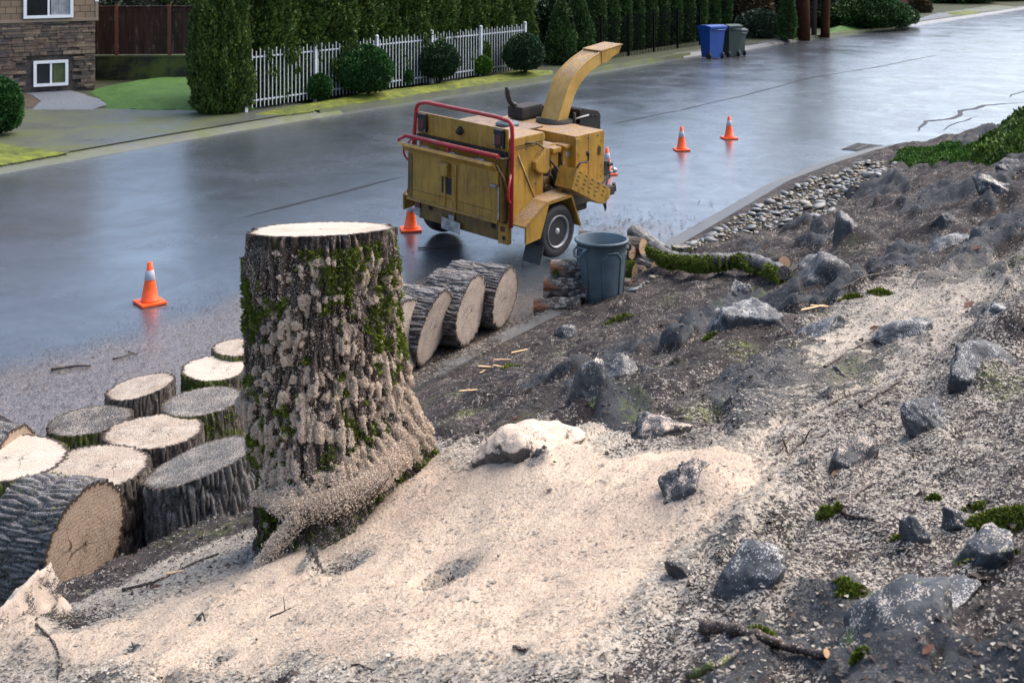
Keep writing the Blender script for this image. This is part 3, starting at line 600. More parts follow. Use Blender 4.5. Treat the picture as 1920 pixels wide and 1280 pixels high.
# muddy edge film on the street by the toe
# ------------------------------------------------------------------ scattered ground stuff
def scatter_flakes(name, n, region, dens, size, mat, seed, elong=2.2, lift=.002, hfun=None, curl=.4):
    """n small flat flakes lying loosely on the ground; region = (s0, s1, u0, u1)"""
    r = np.random.RandomState(seed); S_ = r.uniform(region[0], region[1], n * 4); U_ = r.uniform(region[2], region[3], n * 4); X, Y = xy(S_, U_)
    k = r.rand(n * 4) < dens(X, Y); X, Y = X[k][:n], Y[k][:n]; n = len(X)
    Z_ = hfun(X, Y) + lift if hfun else np.maximum(bank(X, Y), 0) + lift
    a = r.rand(n) * 6.283; L_ = size * (.5 + r.rand(n)**2 * 1.8); B_ = L_ / (1 + r.rand(n) * (elong - 1) * 1.6); tx, ty = r.normal(0, curl, n), r.normal(0, curl, n)
    V = []
    for c, d in ((-1, -1), (1, -.7), (.9, 1), (-.8, .8)):
        lx, ly = c * L_ / 2, d * B_ / 2; V.append(np.stack([X + lx * np.cos(a) - ly * np.sin(a), Y + lx * np.sin(a) + ly * np.cos(a), Z_ + np.abs(lx * tx + ly * ty) + size * .08], -1))
    V = np.stack(V, 1).reshape(-1, 3); return np_mesh(name, V, np.arange(n * 4).reshape(-1, 4), mat)
vis = lambda X, Y: (np.abs(X) < .45 * Y + .5) & (Y > 2.2)
o = scatter_flakes('wood_chips', 95000, (-3, 15, -6.6, -.2), lambda X, Y: vis(X, Y) * np.clip(.0 + saw_amount(X, Y) * 1.6 * (saw_amount(X, Y) < .93) + .22 * fbm(X * 5, Y * 5, 3, 3), 0, 1) * np.clip(5.5 / np.maximum(Y, 1), .1, 1), .0075, M['chip_pale'], 1, 2.5)
tag(o, 'pale wood chips scattered over the dark soil of the bank', 'wood chips', kind='stuff')
_d1 = lambda X, Y: vis(X, Y) * np.clip(saw_amount(X, Y) * 1.5 * (saw_amount(X, Y) < .93) + .3 * fbm(X * 5, Y * 5, 3, 3) + .08, 0, 1)
o = scatter_flakes('wood_chips', 60000, (-3, 6, -4.5, -.2), _d1, .0085, M['chip_pale'], 31, 2.5)
tag(o, 'larger pale wood chips on the near part of the bank', 'wood chips', kind='stuff')
o = scatter_flakes('leaf_litter', 60000, (-3, 17, -6.6, -.2), lambda X, Y: vis(X, Y) * np.clip(1.0 - saw_amount(X, Y) * 1.15, 0.004, 1) * np.clip(5.5 / np.maximum(Y, 1), .1, 1), .012, M['chip_dark'], 2, 3, curl=.7)
tag(o, 'dark bark crumbs and rotted litter mixed into the bank soil', 'litter', kind='stuff')
o = scatter_flakes('sawdust', 110000, (-3, 9, -6.3, -.4), lambda X, Y: vis(X, Y) * (saw_amount(X, Y) > .8) * np.clip(4.0 / np.maximum(Y, 1), .1, 1)**1.5, .0045, M['chip_saw'], 3, 2.2, curl=.5)
tag(o, 'fresh pinkish sawdust heaped in front of the stump', 'sawdust', kind='stuff')
def road_chip_d(X, Y): s = in_view_silt(X, Y); return vis(X, Y) * np.clip(s * .8 + .3 * fbm(X * 3, Y * 3, 2, 3) * (s > .05), 0, 1) * np.clip(10 / np.maximum(Y, 1), 0, 1)
o = scatter_flakes('road_debris', 30000, (1, 14, -13, -6.2), road_chip_d, .011, M['chip_dark'], 5, 3, hfun=lambda X, Y: X * 0 + .006, curl=.2); tag(o, 'dark bark bits strewn over the wet road round the logs', 'debris', kind='stuff')
o = scatter_flakes('road_sawdust', 45000, (1, 14, -13, -6.2), lambda X, Y: road_chip_d(X, Y) * .7, .006, M['chip_pale'], 6, 2, hfun=lambda X, Y: X * 0 + .005, curl=.2); tag(o, 'pale chips strewn over the wet road round the logs', 'wood chips', kind='stuff')
_k = lambda X, Y: (lambda S_, U_: ((U_ - toe(S_)) > -.5) & ((U_ - toe(S_)) < .05))(*su(X, Y))
_kh = lambda X, Y: np.where((lambda S_, U_: U_ - toe(S_))(*su(X, Y)) > -.18, .122, .010)
_kd = lambda X, Y: _k(X, Y) * np.clip(.35 + 1.2 * fbm(X * 2.2, Y * 2.2, 9, 3), 0, 1) * (Y < 15)
o = scatter_flakes('kerb_litter', 9000, (7.7, 15, -7.7, -6.4), _kd, .014, M['chip_dark'], 15, 2.5, hfun=_kh, curl=.3); tag(o, 'soil crumbs and bark bits washed over the kerb and gutter', 'litter', kind='stuff')
o = scatter_flakes('kerb_litter', 7000, (7.7, 13, -7.7, -6.4), _kd, .008, M['chip_pale'], 16, 2, hfun=_kh, curl=.3); tag(o, 'pale chips washed over the kerb and gutter', 'wood chips', kind='stuff')
cx, cy = at(1190, 425).xy
o = scatter_flakes('road_debris', 3500, (11, 20, -11, -7), lambda X, Y: np.clip(.05 + .9 * np.exp(-((X - cx)**2 + (Y - cy)**2) / .9) + .5 * fbm(X * 2.4, Y * 2.4, 2, 3), 0, 1) * (Y < 19) * np.exp(-((X - cx + .8)**2 + (Y - cy)**2) / 7), .022, M['chip_dark'], 8, 3, hfun=lambda X, Y: X * 0 + .008); tag(o, 'reddish brown shreds spilled on the road under the tow bar', 'debris', kind='stuff')
# ================================================================== stump
SX, SY, ZB, ZT, RT_ = -.958, 5.99, .78, 2.533, .362
def stump_r(th, z):
    """radius of the trunk at bearing th (0 = right, -pi/2 = towards the viewer) and height z, with its bark"""
    c = np.clip(np.cos(th - R_(-22)), 0, 1)**1.4
    A = .055 + .30 * c + .05 * np.clip(np.cos(th + math.pi / 2), 0, 1)
    A = A * np.where(np.cos(th) < -.3, .25, 1)
    fl = A * np.exp(-(np.maximum(z, 1.05) - 1.3) / .24); fl = np.minimum(fl, .60)
    lobes = .05 * np.exp(-(z - 1.2) / .4).clip(0, 1.3) * np.cos(5 * th + 1.0 + .4 * np.sin(z * 3)) * (np.cos(th) > -.5)
    base = RT_ - .085 * sstep(1.9, 1.0, z) * np.clip(-np.cos(th) * 1.5, 0, 1) + .012 * np.cos(3 * th) + fl + lobes
    return base
def stump_bark(th, z):
    q = th + .10 * fbm(np.cos(th) * 2, np.sin(th) * 2, z * 2.2, 2); x, y = np.cos(th), np.sin(th); nw = 44
    e = cracks(q / (2 * math.pi) * nw + .35 * fbm(x * 9, y * 9, z * 6, 2), z * 3.6 + .5 * fbm(x * 8, y * 8, z * 3, 2), nw)
    r1 = 1 - np.abs(fbm(x * 6.5, y * 6.5, z * 1.2, 3)) * 3.4
    rid = np.clip(sstep(.02, .42, e) * (1 - .55 * np.clip(r1, 0, 1)) + .15 * fbm(x * 40, y * 40, z * 12, 2), 0, 1)
    return rid, .036 * rid + .006 * fbm(x * 30, y * 30, z * 26, 3) + .022 * fbm(x * 3, y * 3, z * 2.5, 3)
def stump_point(th, z, off=0.0):
    rid, d = stump_bark(th, z); r = stump_r(th, z) + d - .022 + off
    return np.stack([SX + r * np.cos(th), SY + r * np.sin(th), z + 0 * th], -1)
root = empty('tree_stump', (SX, SY, 1.0)); tag(root, 'tall mossy tree stump clotted with sawdust, with a flat pale cut top', 'stump')
INV = Vector((-SX, -SY, -1.0))
def loc(V): return np.asarray(V) + np.array(INV)
na, nz_ = 900, 330
TH = np.linspace(-math.pi, math.pi, na, endpoint=False); ZZ = np.linspace(ZB, ZT, nz_)
Zm, Tm = np.meshgrid(ZZ, TH, indexing='ij'); rid, _ = stump_bark(Tm, Zm); Pm = stump_point(Tm, Zm)
top = ZT - (Pm[-1, :, 1] - SY) * .13 + (Pm[-1, :, 0] - SX) * .02
Pm[..., 2] = ZB + (Zm - ZB) * ((top - ZB) / (ZT - ZB))[None, :]
np_mesh('bark', loc(Pm), grid_faces(nz_, na, True), M['bark_stump'], root, {'ridge': rid}, True)
def disk(rim, mat, name, parent, rings=14, bumpy=.0):
    rim = np.asarray(rim); c = rim.mean(0); V = [rim * k + c * (1 - k) for k in np.linspace(1, .02, rings)]; V = np.stack(V)
    rad = np.repeat(np.linspace(1, .02, rings), len(rim))
    return np_mesh(name, V, grid_faces(rings, len(rim), True), mat, parent, {'rad': rad}, True)
rim = Pm[-1].copy(); rim[:, 2] += .001; disk(loc(rim), M['cut_white'], 'cut_face', root)
# roots that leave the trunk low down, drawn on its surface
def root_tube(name, keys, r, parent, mat, seed=1, flat=.8):
    P = arc(keys, .12, 5); P = resample(P, .03); n = len(P); k = 26; V = []; rd = []
    for i, p in enumerate(P):
        t_ = (P[min(i + 1, n - 1)] - P[max(i - 1, 0)]).normalized(); up = (Vector((0, 0, 1)) - t_ * t_.z).normalized(); q = t_.cross(up); f = i / (n - 1)
        rr = np.interp(f, np.linspace(0, 1, len(r)), r)
        a = np.linspace(0, 6.283, k, endpoint=False); nn = fbm(np.cos(a) * 1.3 + i * .09 + seed, np.sin(a) * 1.3, i * .05, 3)
        ra = rr * (1 + .35 * nn)
        for m_ in range(k): V.append(p + (up * math.cos(a[m_]) * flat + q * math.sin(a[m_])) * ra[m_])
        rd += list(np.clip(.5 + nn, 0, 1))
    F_ = grid_faces(n, k, True); return np_mesh(name, loc(np.array([tuple(v) for v in V])), F_, mat, parent, {'ridge': rd}, True), P
def sp(deg, z, off=0.0): return Vector(tuple(stump_point(np.array([R_(deg)]), np.array([z]), off)[0]))
def px_on_stump(px, py, off=0.0):                 # bearing of the trunk surface seen at a photo pixel
    best = None
    for d in np.linspace(-178, 0, 240):
        for z in np.linspace(.9, 2.5, 110):
            pass
    return best
RTH = [-4, -20, -38, -56, -74, -93, -110, -127]; RZZ = [1.55, 1.54, 1.52, 1.47, 1.42, 1.385, 1.36, 1.345]
r1w = [.03, .04, .05, .055, .052, .045, .034, .018]
ra1, P1 = root_tube('root', [sp(d_, z_, o_) for d_, z_, o_ in zip(RTH, RZZ, [-.03, .0, .03, .07, .09, .10, .10, .09])], r1w, root, M['bark_stump'], 2)
pf = ground(520, 1045, True)
ra2, P2 = root_tube('root', [sp(-88, 1.40, .10), sp(-97, 1.28, .14), sp(-104, 1.17, .15), pf + Vector((0, 0, -.02))], [.036, .032, .026, .016], root, M['bark_stump'], 3)
ra3, P3 = root_tube('root', [sp(-165, 1.66, -.05), sp(-170, 1.67, .03), sp(-176, 1.69, .07)], [.045, .032, .012], root, M['bark_stump'], 4)
rootz = lambda th: np.interp(th, np.radians(RTH[::-1]), RZZ[::-1])
# clots of sawdust and tufts of moss held by the bark
def crumbs(P, N, size, seed, squash=.8):
    """small five-sided crumbs at points P"""
    r = np.random.RandomState(seed); n = len(P); k = r.normal(size=(n, 3)); k /= np.linalg.norm(k, axis=1)[:, None]; t = np.cross(k, r.normal(size=(n, 3))); t /= np.linalg.norm(t, axis=1)[:, None]; b = np.cross(k, t); s = size * (.5 + r.rand(n, 1) * 1.0)
    T = np.stack([P + t * s, P + (-.5 * t + .87 * b) * s, P + (-.5 * t - .87 * b) * s, P + k * s * squash], 1)
    F_ = np.array([[0, 1, 3], [1, 2, 3], [2, 0, 3], [0, 2, 1]])[None] + (np.arange(n) * 4)[:, None, None]; return T.reshape(-1, 3), F_.reshape(-1, 3)
def blades(P, N, size, seed, wid=.3):
    r = np.random.RandomState(seed); n = len(P); d = N + r.normal(size=(n, 3)) * .55; d /= np.linalg.norm(d, axis=1)[:, None]; t = np.cross(d, r.normal(size=(n, 3))); t /= np.linalg.norm(t, axis=1)[:, None] + 1e-9; s = size * (.5 + r.rand(n, 1))
    T = np.stack([P - t * s * wid, P + t * s * wid, P + d * s + t * s * .05], 1); return T.reshape(-1, 3), np.arange(n * 3).reshape(-1, 3)
def surf_N(th): return np.stack([np.cos(th), np.sin(th), .15 + 0 * th], -1)
r = np.random.RandomState(11)
n = 900000; th = r.uniform(-math.pi, .6, n); z = r.uniform(.95, ZT - .03, n)
arcx = th * .5
f1 = fbm(arcx * 5.5, z * 5.2, 2.0, 4); f2 = fbm(arcx * 24, z * 24, 6.0, 3)
low = sstep(2.1, 1.4, z); rz = rootz(th); cen = np.exp(-((th + 1.25) / .95)**2)
dm = .19 + .85 * f1 + 1.7 * f2 + .24 * low - .20 * sstep(1.75, 2.1, z) + .12 * cen * (z < 2.3) - .40 * sstep(-2.0, -2.5, th) * (z > 1.75) - .16 * (z > 2.25)
dm = dm + .26 * np.exp(-((z - 1.60) / .14)**2) * (th < -2.2) + .45 * np.exp(-((z - rz - .07) / .11)**2) * (th > -2.4) - .75 * sstep(rz - .03, rz - .07, z) + .25 * (z < 1.28) - .8 * sstep(-2.05, -2.3, th) * (z < 1.5)
kk = (dm > .56) | ((r.rand(n) < .035) & (z > rz - .03)); hgt = (np.clip(np.sqrt(np.maximum(dm[kk] - .56, 0)) * .036, 0, .02) + .075 * np.clip(1 - (z[kk] - rz[kk]) / .20, 0, 1)**1.5 * (z[kk] > rz[kk] - .04) * (th[kk] > -2.2) * (.35 + .65 * (th[kk] < -.5))) * r.rand(kk.sum())**.5
P = stump_point(th[kk], z[kk]) + surf_N(th[kk]) * (hgt[:, None] + .001) + r.normal(0, .003, (kk.sum(), 3))
P = P[:240000]
V, F_ = crumbs(P, None, .0034, 5); V2 = []
# more crumbs lying along the tops of the roots
pr = []
for PP, rr in ((P1, r1w), (P2, [.036, .032, .026, .016]), (P3, [.045, .032, .012])):
    m_ = len(PP); A = np.array([tuple(p) for p in PP]); i = r.rand(700 * m_) * (m_ - 1.01); R2 = np.interp(i / (m_ - 1), np.linspace(0, 1, len(rr)), rr); a = r.normal(0, .95, len(i)); i0 = i.astype(int); fr = (i - i0)[:, None]; Ai = A[i0] * (1 - fr) + A[i0 + 1] * fr; tn = A[np.clip(i0 + 2, 0, m_ - 1)] - A[np.clip(i0 - 1, 0, m_ - 1)]; tn /= np.linalg.norm(tn, axis=1)[:, None] + 1e-9; R2 = R2 * (1.0 + .35 * fbm(i * .12, a * .8, 3.0, 3))
    q = np.cross(tn, [0, 0, 1.0]); q /= np.linalg.norm(q, axis=1)[:, None]; up = np.cross(q, tn)
    pr.append(Ai + (up * np.cos(a)[:, None] * .85 + q * np.sin(a)[:, None]) * (R2 * 1.10 + .004)[:, None] + r.normal(0, .008, (len(i), 3)))
pr = np.concatenate(pr); Vb, Fb = crumbs(pr, None, .0034, 6)
o = np_mesh('sawdust_clot', loc(np.concatenate([V, Vb])), np.concatenate([F_, Fb + len(V)]), M['saw_crumb'], root); tag(o, kind='stuff')
n = 110000; th = r.uniform(-math.pi, .6, n); z = r.uniform(.95, ZT - .02, n); f1 = fbm(th * 2.0 + 9, z * 4.0, 12.0, 4); f2 = fbm(th * 7, z * 13, 16.0, 3)
g_ = f1 + .7 * f2 + .18 * np.exp(-((th + 1.2) / .8)**2) - .15 * sstep(-2.1, -2.7, th) + .25 * np.exp(-((th + 1.15) / .35)**2 - ((z - 2.42) / .15)**2) + .35 * np.exp(-((th + .62) / .15)**2 - ((z - 2.1) / .12)**2) + .6 * np.exp(-((th + 1.75) / .35)**2 - ((z - 1.2) / .12)**2) + .3 * sstep(rootz(th) - .02, rootz(th) - .07, z)
kk = g_ > .33; P = stump_point(th[kk], z[kk]) + surf_N(th[kk]) * .004; V, F_ = blades(P, surf_N(th[kk]), .017, 7)
o = np_mesh('moss', loc(V), F_, M['moss'], root); tag(o, kind='stuff')

# ================================================================== logs
def log(name, c, az, pitch, L, D, bark, cut, label, group, tiltA=(0, 0), tiltB=(0, 0), seed=1, taper=0.0, cutB=None, depth=.02, na=300, nt=80, oval=.04, moss=None, cat='log', bumpy=.05):
    """log with its middle at c; az/pitch aim its A end (az clockwise from +Y, pitch up); standing logs have pitch 90"""
    ax = Vector((math.sin(R_(az)) * math.cos(R_(pitch)), math.cos(R_(az)) * math.cos(R_(pitch)), math.sin(R_(pitch))))
    q = ax.to_track_quat('Z', 'Y'); o = empty(name, c); o.rotation_mode = 'QUATERNION'; o.rotation_quaternion = q; tag(o, label, cat, group)
    th = np.linspace(0, 2 * math.pi, na, endpoint=False); t = np.linspace(-L / 2, L / 2, nt); Tt, Th = np.meshgrid(t, th, indexing='ij')
    ct, st = np.cos(Th), np.sin(Th); s0 = seed * 7.7; k = D / .7
    nw = max(int(round(2 * math.pi * D / 2 / .040)), 8); wq = .05 * fbm(ct * 2 + s0, st * 2, Tt * 2.2, 2)
    e = cracks((Th / (2 * math.pi) + wq * .5) * nw + .35 * fbm(ct * 7 * k + s0, st * 7 * k, Tt * 8, 2), Tt * 4.2 + .6 * fbm(ct * 6 * k, st * 6 * k + s0, Tt * 3, 2) + s0, nw); r1 = 1 - np.abs(fbm(ct * 5 * k + s0, st * 5 * k, Tt * 1.2 + s0, 2)) * 3.6
    rd = np.clip(sstep(.02, .40, e) * (1 - .5 * np.clip(r1, 0, 1)) + .18 * fbm(ct * 22 * k + s0, st * 22 * k, Tt * 14, 2), 0, 1)
    R0 = D / 2 * (1 + bumpy * fbm(ct * 1.2 + s0, st * 1.2, Tt * .8, 3) * 1.6 + oval * np.cos(2 * Th + seed)) * (1 + taper * Tt / L)
    R1 = R0 + depth * (rd - .75) + .004 * fbm(ct * 24 * k, st * 24 * k + s0, Tt * 22, 2)
    X, Y = R1 * ct, R1 * st; Zt = Tt.copy(); e = Tt / (L / 2)
    Zt = Zt + np.clip(e, 0, 1) * (tiltA[0] * X + tiltA[1] * Y) + np.clip(-e, 0, 1) * (tiltB[0] * X + tiltB[1] * Y)
    P = np.stack([X, Y, Zt], -1); np_mesh('bark', P, grid_faces(nt, na, True), M[bark], o, {'ridge': rd}, True)
    disk(P[-1] + [0, 0, .0008], M[cut], 'cut_face', o, 10)
    disk(P[0][::-1] - [0, 0, .0008], M[cutB or cut], 'cut_face', o, 10)
    if moss:
        r = np.random.RandomState(seed + 40); n = int(60000 * moss * D * L); i = r.randint(0, nt, n); j = r.randint(0, na, n); p = P[i, j] + np.stack([0 * i, 0 * i, r.uniform(-.5, .5, n) * L / nt], -1); N = np.stack([ct[i, j], st[i, j], 0 * ct[i, j]], -1)
        m_ = fbm(p[:, 0] * 5 + s0, p[:, 1] * 5, p[:, 2] * 5, 3) > .08; V, F_ = blades(p[m_], N[m_], .014, seed); mo = np_mesh('moss', V, F_, M['moss'], o); tag(mo, kind='stuff')
    return o
GR = 'sawn log rounds standing on the road'; GL = 'thick sawn logs lying on the road'
def standing(px, py, w, D, bark, cut, label, seed, tilt=(0, 0), moss=None, **k):
    Z = FPX * D / w; h = HCAM - (py - YH) * Z / FPX; c = Vector(((px - 960) / FPX * Z, Z, h / 2 + .003))
    return log('log_round', c, 0, 90, h, D, bark, cut, label, GR, tiltA=tilt, seed=seed, moss=moss, **k)
standing(450, 651, 104, .48, 'bark_mossy', 'cut_pale', 'farthest standing log round, mostly hidden behind the stump\'s left side', 1)
standing(402, 690, 126, .56, 'bark_mossy', 'cut_white', 'white topped log round with mossy sides, just left of the stump', 2, moss=.8, tilt=(.02, -.03))
standing(265, 724, 132, .57, 'bark', 'cut_pale', 'pale topped log round standing nearest the open road, behind the two dark topped rounds', 3, tilt=(-.16, 0))
standing(381, 752, 153, .62, 'bark_mossy', 'cut_grey', 'grey dirty topped log round with mossy side touching the stump\'s left edge', 4, tilt=(-.05, .0), moss=.6)
standing(172, 787, 152, .62, 'bark_mossy', 'cut_dark', 'log round with a dark blackened top at the left of the group', 5, tilt=(-.04, 0))
standing(289, 809, 177, .675, 'bark', 'cut_pale', 'cream topped log round in the middle of the standing group', 6)
standing(10, 858, 224, .80, 'bark_mossy', 'cut_white', 'large white topped log round cut off by the left edge of the picture', 7, moss=.3)
standing(183, 873, 199, .70, 'bark', 'cut_pale', 'pale topped log round with dark crumbs on it, right behind the lying log', 8, depth=.025)
# tilted round in front, its cut sloping up to the right
c = at(385, 1000); c = Vector((-2.02, 7.9, .28)); log('log_round', c, 255, 84, .56, .76, 'bark_grey', 'cut_grey', 'leaning grey barked log round with a sloping sawdusty cut, against the foot of the stump', GR, tiltA=(.10, .16), seed=9, depth=.03, taper=-.05)
log('log', Vector((-2.77, 7.27, .345)), 116, 7, .50, .68, 'bark_log', 'cut_wood', 'thick log lying at the lower left, its brown grained cut face toward us', GL, tiltA=(0, .22), seed=10, depth=.024, moss=.06)
log('log', at(-28, 960) + Vector((0, 0, .3)), 100, 0, .45, .6, 'bark_log', 'cut_wood', 'log peeping in at the left edge above the lying brown faced log', GL, seed=16)
def lying(px, py_bot, D, L, az, label, seed, tA=(0, 0), tB=(0, 0), bark='bark_log', cut='cut_face', cutB=None, z0=0.0, **k):
    p = at(px, py_bot, z0); a = Vector((math.sin(R_(az)), math.cos(R_(az)), 0)); c = Vector((p.x, p.y, z0 + D / 2 - .004)) - a * L / 2
    return log('log', c, az, 0, L, D, bark, cut, label, GL, tiltA=tA, tiltB=tB, seed=seed, cutB=cutB, **k)
lying(761, 713, .75, .5, 112, 'lying log whose oval pale end just shows past the stump\'s right edge', 11)
lying(815, 686, .74, .75, 110, 'lying log with a narrow stained end, the nearest of those right of the stump', 12, tA=(0.0, .25), depth=.03)
lying(884, 651, .73, .80, 111, 'lying log with a slanting pale cut across its back, third from the nearest', 13, tA=(0, .12), tB=(.0, 1.42), cutB='cut_white', depth=.03)
lying(947, 618, .66, .58, 113, 'lying log farthest to the right of the row, with a clean pale end', 14, tA=(0, .15), depth=.03)

# ---- firewood by the can
GF = 'small cut logs piled behind the waste bin'
def fire(p, az, pitch, L, D, label, seed, bark='bark_fire', moss=None, cut='cut_fire'):
    return log('firewood', p, az, pitch, L, D, bark, cut, label, GF, seed=seed, depth=.006, na=90, nt=30, oval=.06, moss=moss, cat='firewood', bumpy=.12, tiltA=(random.uniform(-.1, .1), random.uniform(-.1, .1)))
def fl(px, py, Zd, L, az, end=1):      # middle of a log one end of which shows at the pixel (end 1: left end, -1: right end)
    a = Vector((math.sin(R_(az)), math.cos(R_(az)), 0)); q = Vector(((px - 960) / FPX * Zd, Zd, HCAM - (py - YH) / FPX * Zd)); return q + a * L / 2 * end
fire(fl(1002, 575, 12.76, .49, 97), 97, 3, .49, .205, 'reddish peeling firewood log at the bottom of the stack left of the waste bin', 21, 'bark_lichen')
fire(fl(1019, 541, 12.86, .46, 93), 93, -2, .46, .22, 'grey firewood log in the middle of the stack left of the waste bin', 22, 'bark_lichen')
fire(fl(1033, 504, 12.95, .46, 96), 96, 2, .46, .215, 'grey firewood log with moss along it, topmost of the stack left of the waste bin', 23, 'bark_lichen', moss=1.6)
fire(fl(1206, 463, 14.10, .8, 118, -1), 118, 0, .8, .22, 'firewood log with a bright round end on top of the pile right of the bin', 25)
fire(fl(1186, 474, 13.95, .6, 120, -1), 120, 0, .6, .19, 'thin firewood log beside the topmost bright ended one', 33)
fire(fl(1229, 492, 14.00, .62, 122, -1), 122, -10, .62, .21, 'grey firewood log sloping down beside the mossy branch', 26, 'bark_grey')
fire(fl(1208, 512, 13.85, .6, 116, -1), 116, -2, .6, .19, 'dark firewood log low down right of the bin', 27)
fire(fl(1183, 540, 13.40, .5, 112, -1), 112, 0, .5, .21, 'firewood log on the kerb, lowest right of the bin', 28)
fire(fl(1190, 512, 13.65, .55, 114, -1), 114, 0, .55, .22, 'firewood log with tufted moss on its end right of the bin', 29, 'bark_mossy', moss=3)
fire(Vector(((1217 - 960) / FPX * 14.8, 14.8, .28)), 330, 12, .62, .21, 'pale grey firewood log sticking out behind the pile towards the road', 30, 'bark_grey')
fire(Vector(((1278 - 960) / FPX * 14.35, 14.35, .20)), 0, 90, .30, .225, 'short weathered post of firewood standing on end behind the mossy branch', 31, 'bark_grey', cut='cut_grey', moss=.6)
# ---- mossy branch
GB = None
br = empty('mossy_branch', tuple(ground(1350, 515))); tag(br, 'long crooked branch thick with bright moss lying from the firewood pile to the right', 'branch'); bl = br.location
def bpt(px, py, Zd, off=.085): g_ = ground(px, py + 13, True); g_.z = max(g_.z, gz(g_.x, g_.y)); return g_ + Vector((0, 0, off))
BP = [bpt(1228, 488, 14.3, .22), bpt(1252, 500, 14.0, .17), bpt(1300, 504, 13.8, .15), bpt(1345, 502, 13.7, .14), bpt(1395, 502, 13.6, .16), bpt(1432, 508, 13.5, .13), bpt(1470, 515, 13.4, .08)]
PB = resample(arc(BP, .2, 5), .03); mb = MB(); rr = [.085 - .02 * i / len(PB) + .008 * math.sin(i * .9) for i in range(len(PB))]; mb.tube([p - bl for p in PB], rr, 20)
o = mb.build('bark', M['bark_grey'], br)
mb = MB(); mb.tube([bpt(1440, 508, 0) - bl, bpt(1440, 508, 0) + Vector((.05, -.12, .07)) - bl, bpt(1440, 508, 0) + Vector((.10, -.26, .12)) - bl], [.075, .075, .07], 16); mb.build('branch_stub', M['bark_fire'], br)
e0 = bpt(1440, 508, 0) + Vector((.10, -.26, .12)) - bl; ed = Vector((.05, -.14, .05)).normalized(); qa = ed.orthogonal().normalized(); qb = ed.cross(qa)
disk([tuple(e0 + ed * .004 + (qa * math.cos(a) + qb * math.sin(a)) * .069) for a in np.linspace(0, 6.283, 24, endpoint=False)], M['cut_fire'], 'cut_face', br, 6)
mb = MB(); mb.tube([bpt(1440, 508, 0) - bl, bpt(1440, 508, 0) + Vector((.02, -.22, -.06)) - bl, bpt(1440, 508, 0) + Vector((.03, -.42, -.16)) - bl], [.05, .04, .032], 12); mb.build('branch_stub', M['bark_mossy'], br)
r = np.random.RandomState(4); A = np.array([tuple(p) for p in PB]); n = 34000; i = r.randint(0, len(A), n); a = r.uniform(-2.9, .75, n); tn = A[np.clip(i + 1, 0, len(A) - 1)] - A[np.clip(i - 1, 0, len(A) - 1)]; tn /= np.linalg.norm(tn, axis=1)[:, None]
q = np.cross(tn, [0, 0, 1.0]); up = np.cross(q, tn); N = q * np.cos(a)[:, None] + up * np.sin(a)[:, None]; cl = fbm(i * .10, a * .9, 3, 3) > -.26
N2 = N + np.array([0, 0, -.5]); P = A[i] + N * (np.array(rr)[i] * (.95 + .35 * r.rand(n) * (cl)))[:, None]; V, F_ = blades(P[cl], N2[cl], .032, 9, .2); o = np_mesh('moss', V - np.array(bl), F_, M['moss'], br); tag(o, kind='stuff')

# ================================================================== rocks
def ico(sub):
    b = bmesh.new(); bmesh.ops.create_icosphere(b, subdivisions=sub, radius=1); V = np.array([v.co[:] for v in b.verts]); F_ = np.array([[v.index for v in f.verts] for f in b.faces]); b.free(); return V, F_
ICO5, ICO4, ICO2 = ico(5), ico(4), ico(2)
def rock_shape(seed, sx, sy, sz, ang=.55, src=None, fine=.05, npl=13):
    V, F_ = src or ICO5; r = np.random.RandomState(seed); D = V / np.linalg.norm(V, axis=1)[:, None]; R = np.full(len(V), 1.25); o = seed * 3.1
    for k in range(npl):                           # flat split faces meet in worn edges
        n_ = r.normal(size=3); n_ /= np.linalg.norm(n_); d = r.uniform(.62, .95); s_ = D @ n_; R = np.minimum(R, np.where(s_ > .05, d / np.maximum(s_, .05), 9))
    R = R * ang * 1.2 + (1 - ang * 1.2) * .9
    P = D * R[:, None]; f = fbm(P[:, 0] * 1.7 + o, P[:, 1] * 1.7, P[:, 2] * 1.7, 4); g2 = np.abs(fbm(P[:, 0] * 4 + o, P[:, 1] * 4, P[:, 2] * 4, 4)); g3 = fbm(P[:, 0] * 14 + o, P[:, 1] * 14, P[:, 2] * 14, 3)
    P = P * (1 + .16 * f - fine * 2.6 * g2 + fine * .5 * g3)[:, None]; return P * np.array([sx, sy, sz]), F_
def rock(px, py, w, h, mat, label, seed, rot=0, lean=0, deep=.45, sink=.25, cat='rock', src=None, yaw=None, name='rock', dz=0):
    """px,py: pixel where its lower front edge meets the ground; w,h: size in photo pixels"""
    g_ = ground(px, py - h * .25); sc = g_.y / FPX; hw = w * sc / 2; hh = h * sc / 2
    V, F_ = rock_shape(seed, hw * 1.12, max(hw * .95, hh * .9), hh * 1.55, ang=.85, src=src)
    c = g_ + Vector((0, hw * .2, -hh * .30)); Rm = np.array(Matrix.Rotation(R_(lean), 3, 'Y') @ Matrix.Rotation(R_(rot), 3, 'Z'))
    return tag(_place(np_mesh(name, V @ Rm.T, F_, M[mat], None, None, True), c), label, cat, 'boulders and stones of the rockery bank')
def _place(o, c): o.location = c; return o
for (px, py, ww, hh, mt, lb, sd, ro, le) in RK: rock(px, py, ww, hh, mt, lb, sd, ro, -le if False else le)
